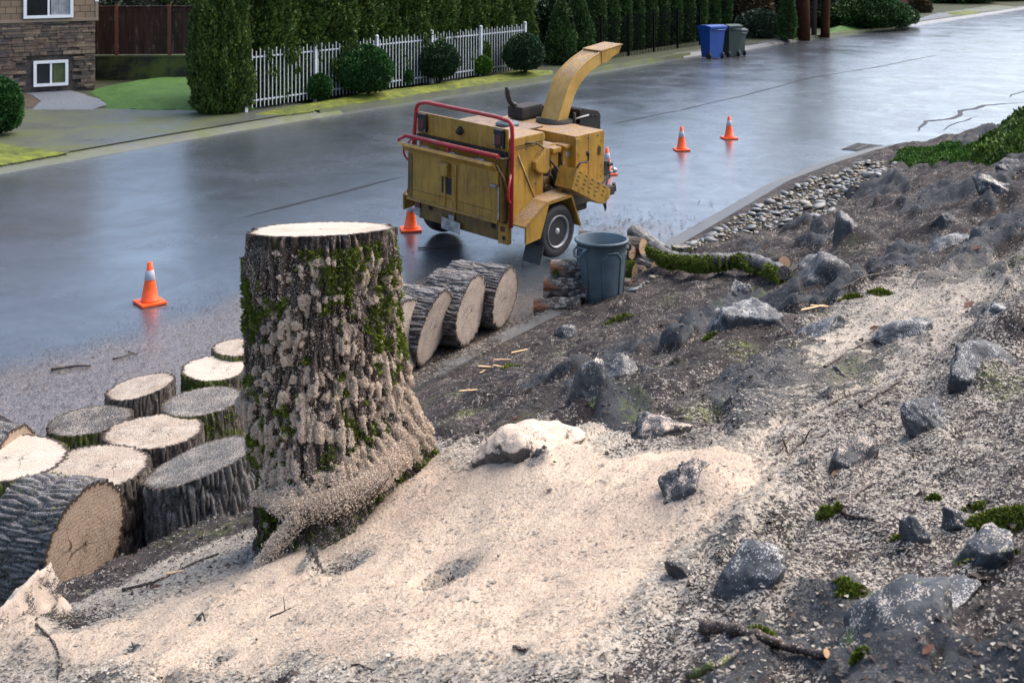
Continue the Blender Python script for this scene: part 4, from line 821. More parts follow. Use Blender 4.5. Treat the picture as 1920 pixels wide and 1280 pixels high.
# river stones along the kerb: the same few shapes copied
protos = []
for k in range(7): V, F_ = rock_shape(100 + k, 1, .72, .5, .2, ICO2, .02); protos.append((V, F_))
pm = []
for k, (V, F_) in enumerate(protos):
    me = np_mesh('river_stone', V, F_, M['stone'], None, None, True); pm.append(me.data); bpy.data.objects.remove(me)
r = np.random.RandomState(21); cnt = 0; rest = []
cob = W([(1215, 500), (1290, 455), (1400, 395), (1500, 345), (1600, 310), (1700, 303), (1700, 318), (1640, 345), (1600, 365), (1540, 410), (1480, 430), (1400, 445), (1300, 480), (1260, 510)])
cob2 = W([(1130, 600), (1175, 545), (1215, 520), (1262, 515), (1230, 545), (1190, 575)])
cand = []
tries = 0
while len(cand) < 900 and tries < 60000:
    tries += 1
    if r.rand() < .06: s_, u_ = r.uniform(10.5, 14), r.uniform(-6.8, -6.0)
    else: s_, u_ = r.uniform(12, 24), r.uniform(-7.4, -4.8)
    x, y = xy(s_, u_); xa, ya = np.array([x]), np.array([y]); d = min(poly_sd(xa, ya, cob)[0] + .15 + .35 * fbm(x * 2, y * 2, 1, 2), poly_sd(xa, ya, cob2)[0] + .1)
    if d > 0 or u_ < toe(s_) + .05 or r.rand() < .35 + .9 * fbm(x * 1.5, y * 1.5, 7, 2): continue
    sz = .03 + .075 * r.rand()**2.2
    if any((x - a)**2 + (y - b)**2 < (.72 * (sz + c_))**2 for a, b, c_ in cand): continue
    cand.append((x, y, sz))
cand.sort(key=lambda c_: -c_[2] / c_[1])
for i, (x, y, sz) in enumerate(cand):
    a = r.rand() * 6.28; zz = gz(x, y) + sz * .22
    if i < 290:
        o = bpy.data.objects.new('river_stone', pm[i % 7]); COL.objects.link(o); o.location = (x, y, zz); o.scale = (sz * r.uniform(.8, 1.3), sz * r.uniform(.7, 1.15), sz * r.uniform(.6, 1)); o.rotation_euler = (r.uniform(-.3, .3), r.uniform(-.3, .3), a)
        tag(o, 'smooth grey or tan river stone in the strip of cobbles along the kerb', 'stone', 'river stones along the kerb')
    else: rest.append((x, y, zz, sz, a, i % 7))
if rest:
    Vs, Fs, off = [], [], 0
    for x, y, zz, sz, a, k in rest:
        V, F_ = protos[k]; ca, sa = math.cos(a), math.sin(a); Q = V @ np.array([[ca, sa, 0], [-sa, ca, 0], [0, 0, 1]]) * sz + [x, y, zz]; Vs.append(Q); Fs.append(F_ + off); off += len(V)
    tag(np_mesh('river_gravel', np.concatenate(Vs), np.concatenate(Fs), M['stone'], None, None, True), 'smaller river gravel filling the strip of cobbles along the kerb', 'gravel', kind='stuff')
# ================================================================== twigs, splinters, leaves
def twig(pix, rad, label, seed=1, mat='twig', lift=.6, forks=(), name='twig', group='twigs lying on the bank', cut=False):
    P = [ground(*p, detail=True) + Vector((0, 0, rad * lift)) for p in pix]; o = P[0].copy(); Q = resample(arc(P, .06, 4), .03)
    rn = random.Random(seed); Q = [q + Vector((rn.uniform(-1, 1), rn.uniform(-1, 1), rn.uniform(-.3, 1))) * rad * .35 for q in Q]
    mb = MB(); mb.tube([q - o for q in Q], [rad * (1 - .45 * i / len(Q)) * (1 + .15 * math.sin(i * 1.7 + seed)) for i in range(len(Q))], 8)
    for i0, dv in forks: q = Q[min(int(i0 * len(Q)), len(Q) - 1)] - o; mb.tube([q, q + Vector(dv) * .5 + Vector((0, 0, .005)), q + Vector(dv)], [rad * .6, rad * .45, rad * .2], 6)
    t_ = mb.build(name, M[mat], None); t_.location = o; tag(t_, label, 'stick' if rad > .008 else 'twig', group)
    if cut:
        c_ = Q[-1] - o; d_ = (Q[-1] - Q[-2]).normalized(); a1 = d_.orthogonal().normalized(); a2 = d_.cross(a1); disk([tuple(c_ + d_ * .003 + (a1 * math.cos(a) + a2 * math.sin(a)) * rad * .62) for a in np.linspace(0, 6.283, 14, endpoint=False)], M['chip_wood'], 'cut_face', t_, 4)
    return t_
TW = [([(1318, 1186), (1380, 1192), (1440, 1212), (1490, 1232), (1548, 1236)], .019, 'thick wet brown stick with an orange broken end, bottom right', 'twig', (), True),
 ([(1450, 875), (1480, 852), (1510, 830), (1545, 795)], .007, 'forked dark twig pointing up out of the pale chips', 'twig', ((.45, (-.03, .02, .09)), (.7, (.03, .0, .05))), False),
 ([(1580, 970), (1592, 945), (1610, 925), (1635, 910)], .009, 'crooked twig curling beside two moss tufts', 'twig', (), False),
 ([(1585, 968), (1610, 972), (1640, 978)], .007, 'short twig lying across the foot of the crooked one', 'twig', (), False),
 ([(1455, 855), (1500, 800), (1560, 760), (1625, 735)], .006, 'long thin twig running up through the chips', 'twig', (), False),
 ([(1612, 768), (1640, 745), (1690, 715)], .009, 'dark stick on the flat rock in the right middle', 'twig', ((.5, (.08, .05, .0)),), False),
 ([(1545, 690), (1600, 655), (1648, 640)], .007, 'thin twig in the palest chips', 'twig', (), False),
 ([(1720, 1110), (1700, 1130), (1716, 1160), (1762, 1180)], .010, 'curved dark twig hugging the big bottom right boulder', 'twig', (), False),
 ([(1718, 1110), (1770, 1100), (1860, 1096)], .009, 'long dark twig stretching right from the bottom right boulder', 'twig', (), False),
 ([(68, 1176), (100, 1205), (112, 1235), (108, 1278)], .006, 'thin curved twig in the lower left sawdust', 'twig', (), False),
 ([(506, 1162), (530, 1150), (546, 1140)], .004, 'tiny forked twig on the sawdust below the stump', 'twig', ((.6, (-.01, .02, .05)),), False),
 ([(1290, 1275), (1340, 1255), (1380, 1238)], .012, 'lichen covered stick at the bottom edge', 'bark_mossy', (), False),
 ([(860, 755), (910, 738), (962, 742)], .006, 'twig on the grey soil right of the stump', 'twig', (), False),
 ([(960, 745), (1000, 728), (1060, 715)], .004, 'thin straw coloured twig on the grey soil', 'twig', (), False),
 ([(1140, 598), (1200, 592), (1205, 585)], .008, 'forked black twig lying below the waste bin', 'twig', ((.4, (-.12, .06, .02)),), False),
 ([(1860, 520), (1890, 500), (1919, 488)], .008, 'dark twig near the right edge above the smooth boulder', 'twig', (), False),
 ([(1570, 548), (1620, 520), (1680, 510)], .006, 'thin branch lying behind the chips at the top of the slope', 'twig', (), False),
 ([(1500, 470), (1560, 440), (1580, 405)], .008, 'twig in the mulch left of the upright dark boulder', 'twig', (), False),
 ([(640, 1257), (668, 1252), (700, 1260)], .004, 'tiny curled twig at the bottom of the sawdust', 'twig', (), False),
 ([(962, 1222), (985, 1224)], .007, 'short dark twig stub lying alone on the sawdust', 'twig', (), False),
 ([(1590, 855), (1640, 860)], .006, 'small red brown twig left of the chip strewn boulder', 'twig', (), False),
 ([(230, 1110), (300, 1090), (360, 1060), (410, 1040)], .008, 'dusty twig on the dark soil between the logs and the stump', 'twig', (), False)]
for k, (pp, rd_, lb, mt, fk, ct_) in enumerate(TW): twig(pp, rd_, lb, k, mt, forks=fk, cut=ct_)
def road_twig(pix, rad, label, k):
    P = [at(*p, z=rad + .006) for p in pix]; o = P[0].copy(); mb = MB(); Q = resample(arc(P, .1, 4), .05); rn = random.Random(k); mb.tube([q - o + Vector((rn.uniform(-1, 1), rn.uniform(-1, 1), 0)) * rad * .6 for q in Q], [rad * (1 - .4 * i / len(Q)) for i in range(len(Q))], 7); t_ = mb.build('twig', M['twig'], None); t_.location = o; tag(t_, label, 'twig', 'twigs lying on the wet road')
for k, (pp, rd_, lb) in enumerate([([(94, 693), (130, 686), (170, 685)], .014, 'thick dark twig lying on the wet road left of the log rounds'), ([(212, 673), (246, 663)], .009, 'short twig on the wet road below the cone'), ([(240, 658), (258, 664)], .007, 'smallest twig near the cone on the wet road'),
   ([(0, 778), (22, 790), (42, 808)], .008, 'curved twig at the left edge of the road'), ([(784, 465), (830, 463), (866, 460)], .010, 'thin twig on the road behind the trailer'), ([(1010, 596), (1040, 606), (1065, 608)], .008, 'twig on the road in front of the firewood stack')]): road_twig(pp, rd_, lb, k)
def splinter(px, py, L, ang, label, w_=.022, name='wood_splinter', mat='chip_wood', grp='fresh wood splinters on the soil'):
    g_ = ground(px, py, True); mb = MB(); mb.prism([(-L / 2, -w_ * .3), (-L * .2, -w_ / 2), (L / 2, -w_ * .1), (L * .35, w_ * .4), (-L * .4, w_ * .5)], 0, w_ * .12, 'z'); o = mb.build(name, M[mat]); o.location = g_ + Vector((0, 0, .008)); o.rotation_euler = (random.uniform(-.15, .15), random.uniform(-.2, .2), R_(ang)); tag(o, label, 'splinter', grp)
for k, (px, py, L, a, lb) in enumerate([(945, 676, .22, 20, 'long pale splinter nearest the kerb line'), (912, 690, .16, -10, 'short splinter in the pale heap on the soil edge'), (975, 660, .2, 30, 'splinter highest of the heap beside the gutter'), (890, 735, .26, 12, 'broad pale splinter lowest, right of the stump'), (905, 698, .1, 60, 'stubby splinter among the heap by the gutter'), (935, 688, .12, -30, 'crosswise splinter among the heap by the gutter'), (1548, 577, .3, 25, 'bright orange slab of split wood behind the ridge'), (1525, 580, .2, 10, 'smaller orange split wood left of the bright slab'), (330, 1076, .1, 25, 'pale splinter on the soil below the leaning round')]): splinter(px, py, L, a, lb, .026 if L > .15 else .018)
def leaf(px, py, sz, ang, label):
    g_ = ground(px, py, True); b = MB(); pts = [(-1, 0, 0), (-.5, .38, .12), (.2, .42, .16), (1, .05, .05), (.3, -.4, .14), (-.5, -.36, .1), (-.1, 0, -.02)]; b.quadlist([(x * sz, y * sz, z * sz + .004) for x, y, z in pts] + [(x * sz, y * sz, z * sz + .001) for x, y, z in pts], [(0, 1, 6), (1, 2, 6), (2, 3, 6), (3, 4, 6), (4, 5, 6), (5, 0, 6), (7, 8, 13), (8, 9, 13), (9, 10, 13), (10, 11, 13), (11, 12, 13), (12, 7, 13)])
    o = b.build('dead_leaf', M['dead_leaf']); o.location = g_ + Vector((0, 0, sz * .15)); o.rotation_euler = (.3, -.3, R_(ang)); tag(o, label, 'leaf', 'dead brown leaves on the bank')
for px, py, sz, a, lb in [(1817, 575, .045, 20, 'curled brown leaf in the chips left of the large smooth boulder'), (1565, 893, .022, 40, 'small rust leaf right of the dusted stones'), (1640, 617, .03, 0, 'reddish strip of leaf in the upper chips'), (1740, 1222, .022, 30, 'pinkish leaf at the lower right'), (1833, 470, .04, 10, 'brown leaf near the top right slabs'), (967, 788, .03, 15, 'brown leaf on the grey soil right of the stump'), (292, 1104, .028, 0, 'red brown leaf below the leaning log round'), (1865, 402, .03, 0, 'rust leaf under the ivy')]: leaf(px, py, sz, a, lb)
# moss clumps and ivy
def clump(px, py, w, h, seed, n, label, mat='moss', cat='moss', name='moss_clump', size=.02, grp='moss cushions on the bank'):
    g_ = ground(px, py); sc = g_.y / FPX; rx, rz = w * sc / 2, h * sc * .8; r = np.random.RandomState(seed); a = r.rand(n) * 6.283; q = np.sqrt(r.rand(n)); X = g_.x + rx * q * np.cos(a) * (1 + .4 * np.sin(3 * a + seed)); Y = g_.y + rx * .7 * q * np.sin(a); Z_ = np.maximum(bank(X, Y), 0) + rz * (1 - q**2) * (.5 + .5 * r.rand(n)) * .7; P = np.stack([X, Y, Z_], -1) - np.array(g_); N = np.stack([np.cos(a) * q, np.sin(a) * q, 1 - .5 * q], -1)
    V, F_ = blades(P, N, size, seed, .35); o = np_mesh(name, V, F_, M[mat]); o.location = g_; tag(o, label, cat, grp)
for k, (px, py, w_, h_, lb) in enumerate([(1890, 965, 120, 60, 'large bright moss mound at the right edge'), (1850, 975, 60, 26, 'moss spreading left of the large mound'), (1545, 970, 30, 28, 'pale green moss tuft left of the crooked twig'), (1570, 966, 14, 18, 'smaller moss tuft touching the crooked twig'), (1750, 935, 22, 24, 'moss tuft on top of the rounded grey stone'), (1600, 560, 38, 14, 'yellow green moss on the mossy lump of rock'), (1655, 548, 44, 16, 'moss under the small undercut stone'), (1695, 1005, 40, 14, 'thin moss on the slope below the rounded stone'), (1590, 1120, 50, 18, 'flat moss patch above the thick wet stick'), (1610, 1268, 24, 24, 'bright moss tuft at the foot of the bottom boulder'),
     (1160, 600, 46, 12, 'moss patch on the soil below the waste bin'), (1860, 1040, 90, 26, 'moss on the shaded rock at the right edge'), (1830, 930, 36, 12, 'small moss patch left of the large mound'), (1430, 1210, 60, 20, 'dull moss around the thick stick'), (1330, 655, 20, 7, 'tiny moss cushion on the bare mulch'), (960, 700, 40, 8, 'moss shreds among the splinters')]): clump(px, py, w_, h_, k, int(260 + w_ * h_ * .7), lb, size=.011 if py > 700 else .02)
r = np.random.RandomState(5)
def ivy(pix, n, seed, hgt, size, name, mat, label, cat):
    P_ = np.array(W(pix)); x0, x1, y0, y1 = P_[:, 0].min(), P_[:, 0].max(), P_[:, 1].min(), P_[:, 1].max(); r = np.random.RandomState(seed); X, Y = r.uniform(x0, x1, n * 3), r.uniform(y0, y1, n * 3); d = poly_sd(X, Y, P_) + .15 * fbm(X * 2, Y * 2, 4, 3); k = d < 0; X, Y, d = X[k][:n], Y[k][:n], d[k][:n]
    Z_ = np.maximum(bank(X, Y), 0) + hgt * np.minimum(-d * 3, 1) * r.rand(len(X)); P = np.stack([X, Y, Z_], -1); N = np.tile([0, -.2, 1.0], (len(X), 1)); V, F_ = blades(P, N, size, seed, .4); tag(np_mesh(name, V, F_, M[mat]), label, cat, kind='stuff')
ivy([(1815, 300), (1850, 272), (1919, 235), (1990, 235), (1990, 285), (1919, 292), (1860, 305)], 22000, 3, .22, .05, 'ivy', 'ivy_leaf', 'low glossy ground ivy over the top right of the bank', 'ivy')
ivy([(1660, 306), (1690, 290), (1760, 280), (1830, 276), (1825, 296), (1790, 306), (1700, 308)], 40000, 4, .05, .035, 'grass', 'grass_leaf', 'short green grass on the corner of the bank by the kerb', 'grass')
# ================================================================== wood chipper on its trailer
_a, _r, _p = R_(43), R_(2.5), R_(2.0)
_fw = Vector((math.sin(_a), math.cos(_a), 0)); _lf = Vector((-math.cos(_a), math.sin(_a), 0)); _up = Vector((0, 0, 1))
fx = _fw * math.cos(_p) + _up * math.sin(_p); ux = _up * math.cos(_p) - _fw * math.sin(_p); ly = _lf * math.cos(_r) + ux * math.sin(_r); uz = ux * math.cos(_r) - _lf * math.sin(_r)
CH = empty('wood_chipper', (-.08, 15.66, .035)); tag(CH, 'dirty yellow wood chipper trailer with red safety bars and a tall curved chute', 'wood chipper')
CH.rotation_mode = 'QUATERNION'; CH.rotation_quaternion = Matrix((fx, ly, uz)).transposed().to_quaternion()
YC = .2                                           # its middle line; x forward, y to its left, z up
def part(mb, name, mat, parent=None, label=None): o = mb.build(name, M[mat], parent or CH); (tag(o, label) if label else None); return o
# frame
m = MB(); m.box((-.62, YC - .62, .42), (1.75, YC - .52, .54), .01); m.box((-.62, YC + .52, .42), (1.75, YC + .62, .54), .01); m.box((1.2, YC - .6, .43), (1.3, YC + .6, .53), .01); m.prism([(1.2, YC - .55), (1.3, YC - .55), (2.35, YC - .05), (2.35, YC + .05), (1.3, YC + .55), (1.2, YC + .55)], .44, .5, 'z'); m.box((.0, YC - .95, .32), (.1, YC + .95, .40), .01); m.box((.55, YC - .5, .28), (1.3, YC + .5, .66), .03)
part(m, 'frame', 'grime_black')
# body: feed hopper, rear pillar panel, side, cutter housing, engine cabinet
m = MB(); m.prism([(-.60, .55), (.02, .80), (.02, 1.47), (-.60, 1.47)], YC - .82, YC + .82, 'y', .012)
hop = part(m, 'hopper', 'yellow')
m = MB(); m.prism([(-.575, 1.475), (.035, 1.475), (.035, 1.55), (.0, 1.585), (-.575, 1.585)], YC - .835, YC - .30, 'y', .012); part(m, 'toolbox_lid', 'yellow')
m = MB(); m.prism([(-.45, 1.475), (.6, 1.475), (.6, 1.50), (-.45, 1.50)], YC - .3, YC + .8, 'y', .008); part(m, 'hopper_top', 'yellow_dark')
m = MB()                                          # side plate with its folded edge
m.prism([(-.60, 1.38), (-.49, 1.35), (-.11, .64), (-.11, .54), (-.60, .54)], YC - .85, YC - .825, 'y', .004); m.tube(arc([(-.49, YC - .85, 1.37), (-.11, YC - .85, .66), (-.11, YC - .85, .55)], .06), .014, 8); m.tube([(-.52, YC - .85, .545), (-.11, YC - .85, .545)], .016, 8)
part(m, 'side_plate', 'yellow')
m = MB(); m.prism([(.0, 1.40), (.06, 1.38), (.06, 1.10), (.0, 1.06), (-.14, 1.10), (-.20, 1.16), (-.20, 1.24), (-.14, 1.28)], YC - .89, YC - .80, 'y', .02); part(m, 'feed_motor_cover', 'yellow')
m = MB(); m.prism([(.0, .66), (.62, .66), (.62, 1.30), (.40, 1.34), (.03, 1.20)], YC - .62, YC + .6, 'y', .02); m.box((.30, YC - .74, 1.24), (.47, YC - .60, 1.31), .02); m.box((.50, YC - .77, 1.27), (.70, YC - .55, 1.32), .02); m.box((.31, YC - .70, .8), (.45, YC - .60, 1.25), .015); m.box((.50, YC - .74, .8), (.66, YC - .60, 1.27), .02); m.box((.12, YC - .69, .8), (.24, YC - .60, 1.18), .015)
part(m, 'cutter_housing', 'yellow')
m = MB(); m.lathe([(.02, YC - .70), (.17, YC - .70), (.18, YC - .60)], (.22, 0, .80), 'y', 28); m.lathe([(.05, YC - .73), (.06, YC - .68)], (.22, 0, .80), 'y', 16); part(m, 'bearing_cover', 'yellow_dark')
m = MB(); m.prism([(.63, .72), (1.24, .72), (1.24, 1.40), (1.22, 1.43), (.63, 1.43)], YC - .83, YC + .75, 'y', .012); cab = part(m, 'engine_cabinet', 'yellow')
m = MB(); m.box((.63, YC - .845, .74), (.72, YC - .83, 1.40), .004)
for zz in (.82, .97, 1.12, 1.3): m.lathe([(.012, YC - .845), (.012, YC - .835)], (1.18, 0, zz), 'y', 8)
part(m, 'corner_trim', 'yellow', cab)
m = MB(); m.prism([(1.12, 1.10), (1.16, 1.14), (1.16, 1.20), (1.12, 1.24), (1.10, 1.2), (1.10, 1.14)], YC - .838, YC - .832, 'y'); part(m, 'latch', 'grime_black', cab)
m = MB(); m.box((.545, YC - .746, 1.165), (.625, YC - .741, 1.225)); part(m, 'decal', 'plate', label='small white sticker on the yellow housing')
# hoses, pump, filter
m = MB(); m.tube(arc([(.16, YC - .68, 1.30), (.22, YC - .78, 1.16), (.34, YC - .8, 1.02), (.48, YC - .76, 1.04), (.5, YC - .68, 1.2)], .1), .013, 8); m.tube(arc([(.14, YC - .72, 1.06), (.20, YC - .82, .98), (.27, YC - .8, .84), (.4, YC - .72, .86)], .08), .014, 8); m.tube(arc([(.1, YC - .78, 1.34), (.17, YC - .8, 1.22), (.14, YC - .8, 1.1)], .08), .010, 8); part(m, 'hose', 'black')
m = MB(); m.lathe([(.03, YC - .80), (.07, YC - .79), (.075, YC - .70), (.05, YC - .66)], (.13, 0, 1.06), 'y', 14); m.box((.08, YC - .76, 1.0), (.17, YC - .7, 1.1), .01); part(m, 'hydraulic_motor', 'grime_black')
m = MB(); m.lathe([(.0, 1.06), (.05, 1.055), (.07, 1.03), (.07, .82), (.05, .80)], (.36, YC - .76, 0), 'z', 18); part(m, 'oil_filter', 'black')
m = MB(); m.lathe([(.0, 1.565), (.03, 1.565), (.032, 1.55), (.145, 1.545), (.155, 1.535), (.155, 1.51), (.14, 1.495)], (.28, YC + .05, 0), 'z', 32); m.tube([(.24, YC + .05, 1.58), (.32, YC + .05, 1.58)], .008, 6); part(m, 'tank_cap', 'can_grey')
# tray folded up at the back
m = MB(); m.prism([(-.76, .57), (-.725, .57), (-.725, 1.20), (-.76, 1.20)], YC - .76, YC + .86, 'y', .004); m.box((-.775, YC + .14, .59), (-.76, YC + .17, 1.17), .003); m.box((-.78, YC - .06, .57), (-.76, YC + .02, 1.17), .006); m.box((-.79, YC - .76, .56), (-.745, YC + .86, .585), .006)
tray = part(m, 'feed_tray', 'yellow')
m = MB(); m.prism([(-.76, 1.19), (-.725, 1.19), (-.80, 1.31), (-.86, 1.315), (-.88, 1.285), (-.85, 1.275), (-.83, 1.285)], YC - .74, YC + .93, 'y', .003); part(m, 'tray_lip', 'yellow', tray)
m = MB(); m.prism([(-.76, .98), (-.83, 1.0), (-.83, 1.13), (-.80, 1.165), (-.76, 1.165)], YC + .06, YC + .24, 'y', .012); part(m, 'latch_cover', 'yellow', tray)
m = MB(); m.box((-.764, YC + .04, .76), (-.760, YC + .22, .97)); part(m, 'latch_pocket', 'grime_black', tray)
m = MB(); m.box((-.768, YC + .775, .60), (-.762, YC + .85, 1.17)); part(m, 'rust_edge', 'yellow_dark', tray)
m = MB(); m.prism([(-.60, .57), (-.74, .57), (-.74, 1.12), (-.60, 1.35)], YC - .80, YC - .775, 'y', .003); part(m, 'tray_cheek', 'yellow_dark'); m = MB(); m.prism([(-.60, .57), (-.74, .57), (-.74, 1.12), (-.60, 1.35)], YC + .865, YC + .885, 'y', .003); part(m, 'tray_cheek', 'yellow_dark')
m = MB(); m.box((-.752, YC - .775, .60), (-.742, YC - .735, 1.0)); part(m, 'reflector_strip', 'plate', label='scuffed white strip down the tray\'s right edge')
m = MB(); m.box((-.79, YC - .76, 1.0), (-.74, YC - .66, 1.035), .006); part(m, 'latch', 'steel')
# upper light panel, rubber strip
m = MB(); m.prism([(YC - .80, 1.42), (YC + .83, 1.42), (YC + .82, 1.70), (YC - .79, 1.70)], -.615, -.59, 'x', .004); m.prism([(-.59, 1.46), (-.2, 1.475), (-.59, 1.68)], YC - .5, YC - .48, 'y', .003)
[m.lathe([(.009, -.622), (.009, -.612)], (0, YC + yy, zz), 'x', 8) for yy in (-.45, -.2, .25, .5) for zz in (1.445, 1.675)]; pan = part(m, 'light_panel', 'yellow')
m = MB(); m.box((-.64, YC - .79, 1.335), (-.605, YC + .83, 1.415), .006); part(m, 'rubber_strip', 'black')
for yy in (YC + .72, YC - .67):
    m = MB(); m.box((-.655, yy - .085, 1.455), (-.613, yy + .085, 1.665), .012); m.box((-.672, yy - .07, 1.655), (-.613, yy + .07, 1.69), .01); tl = part(m, 'tail_light', 'black', pan)
    m = MB(); m.box((-.662, yy - .05, 1.50), (-.654, yy + .045, 1.62), .006); part(m, 'lens', 'lens_red', tl)
    m = MB()
    for k in range(4): m.box((-.664, yy + .060, 1.50 + k * .034), (-.653, yy + .074, 1.518 + k * .034), .003)
    for dy in (-.06, .06): m.lathe([(.008, -.662), (.008, -.65)], (0, yy + dy, 1.475), 'x', 8)
    part(m, 'light_rib', 'led', tl)
m = MB(); m.prism([(YC + .02 - .06, 1.56), (YC + .02, 1.51), (YC + .02 + .06, 1.56), (YC + .02, 1.625)], -.66, -.613, 'x', .004); m.lathe([(.0, -.69), (.028, -.69), (.03, -.655)], (0, YC + .02, 1.56), 'x', 14); part(m, 'socket_plug', 'grime_black', pan)
# seams, hinges and bolts
m = MB()
for yy in (-.5, .0, .48): m.tube([(-.805, YC + yy - .07, 1.315), (-.805, YC + yy + .07, 1.315)], .012, 8)
for xx, zz in ((-.5, .75), (-.2, .9), (-.3, 1.42), (-.05, 1.42), (-.55, 1.2), (-.12, .95)): m.lathe([(.011, YC - .829), (.011, YC - .818)], (xx, 0, zz), 'y', 8)
for xx, zz in ((.68, .8), (.68, 1.0), (.68, 1.2), (.68, 1.36), (.9, 1.38), (1.1, 1.38), (.9, .76), (1.1, .76)): m.lathe([(.010, YC - .852), (.010, YC - .83)], (xx, 0, zz), 'y', 8)
part(m, 'bolt', 'steel')
m = MB(); m.box((-.5, YC - .8215, 1.435), (.0, YC - .8195, 1.443)); part(m, 'seam', 'grime_black'); m = MB(); m.box((.9, YC - .8325, .73), (.908, YC - .8295, 1.42)); part(m, 'seam', 'grime_black'); m = MB(); m.box((-.7635, YC - .7, .70), (-.7605, YC + .84, .704)); part(m, 'seam', 'grime_black')
m = MB(); m.tube(arc([(-.35, YC - .83, 1.49), (-.2, YC - .86, 1.49), (-.1, YC - .86, 1.44), (.04, YC - .86, 1.34)], .05), .009, 6); m.tube(arc([(.5, YC - .8, .9), (.62, YC - .88, .8), (.9, YC - .88, .7), (1.3, YC - .7, .62)], .08), .012, 6); part(m, 'cable', 'black')
# red bars
z0 = .53
m = MB(); m.tube(arc([(-.68, YC + .93, .60), (-.64, YC + .90, 1.1), (-.61, YC + .86, 1.79), (-.61, YC + .70, 1.84), (-.61, YC - .62, 1.83), (-.61, YC - .85, 1.80), (-.61, YC - .865, 1.65), (-.62, YC - .865, .50)], .14), .027, 14); part(m, 'safety_hoop', 'red_paint')
m = MB(); m.tube([(-.79, YC + .88, 1.40), (-.79, YC - .80, 1.395)], .030, 14); m.tube([(-.79, YC + .88, 1.40), (-.84, YC + .97, 1.33)], .02, 8); m.box((-.82, YC + .04, 1.30), (-.78, YC + .08, 1.37), .003); part(m, 'control_bar', 'red_paint')
m = MB(); m.tube(arc([(-.63, YC - .865, 1.17), (-.71, YC - .90, 1.00), (-.71, YC - .90, .86), (-.63, YC - .865, .80)], .05), .016, 10); part(m, 'side_handle', 'red_paint')
m = MB(); m.tube(arc([(-.66, YC + .90, 1.34), (-.75, YC + .97, 1.2), (-.73, YC + .96, 1.10), (-.66, YC + .91, 1.02)], .05), .014, 10); part(m, 'side_handle', 'red_paint')
m = MB(); m.tube(arc([(-.76, YC - .74, 1.28), (-.70, YC - .83, 1.1), (-.66, YC - .83, .95)], .05), .012, 8); m.tube([(-.80, YC - .78, 1.39), (-.72, YC - .8, 1.35), (-.62, YC - .84, 1.35)], .016, 8); part(m, 'linkage', 'yellow_dark')
# bumper, lamps, plate
m = MB(); m.box((-.62, YC - .68, .29), (-.57, YC + .80, .545), .006); m.box((-.64, YC + .10, .42), (-.60, YC + .36, .54), .01); bp = part(m, 'bumper', 'yellow_dark')
m = MB(); m.box((-.635, YC - .82, .27), (-.56, YC - .66, .53), .008); part(m, 'corner_box', 'yellow')
m = MB(); m.box((-.640, YC - .775, .425), (-.632, YC - .70, .49), .004); part(m, 'tail_light', 'lens_red', bp)
m = MB(); m.lathe([(.028, -.642), (.03, -.63)], (0, YC - .76, .35), 'x', 14); part(m, 'bolt_hole', 'grime_black', bp)
m = MB(); m.box((-.64, YC + .76, .43), (-.60, YC + .86, .53), .01); part(m, 'tail_light', 'lens_red', bp); m = MB(); m.box((-.645, YC + .76, .32), (-.60, YC + .88, .43), .015); part(m, 'tail_light', 'plate', bp)
m = MB(); m.box((-.668, YC - .02, .25), (-.662, YC + .32, .40), .0, Matrix.Rotation(R_(3), 3, 'X')); part(m, 'licence_plate', 'plate', label='bent grey number plate smeared with dirt'); m = MB(); m.box((-.66, YC + .1, .38), (-.63, YC + .2, .46), .008); part(m, 'plate_lamp', 'steel')
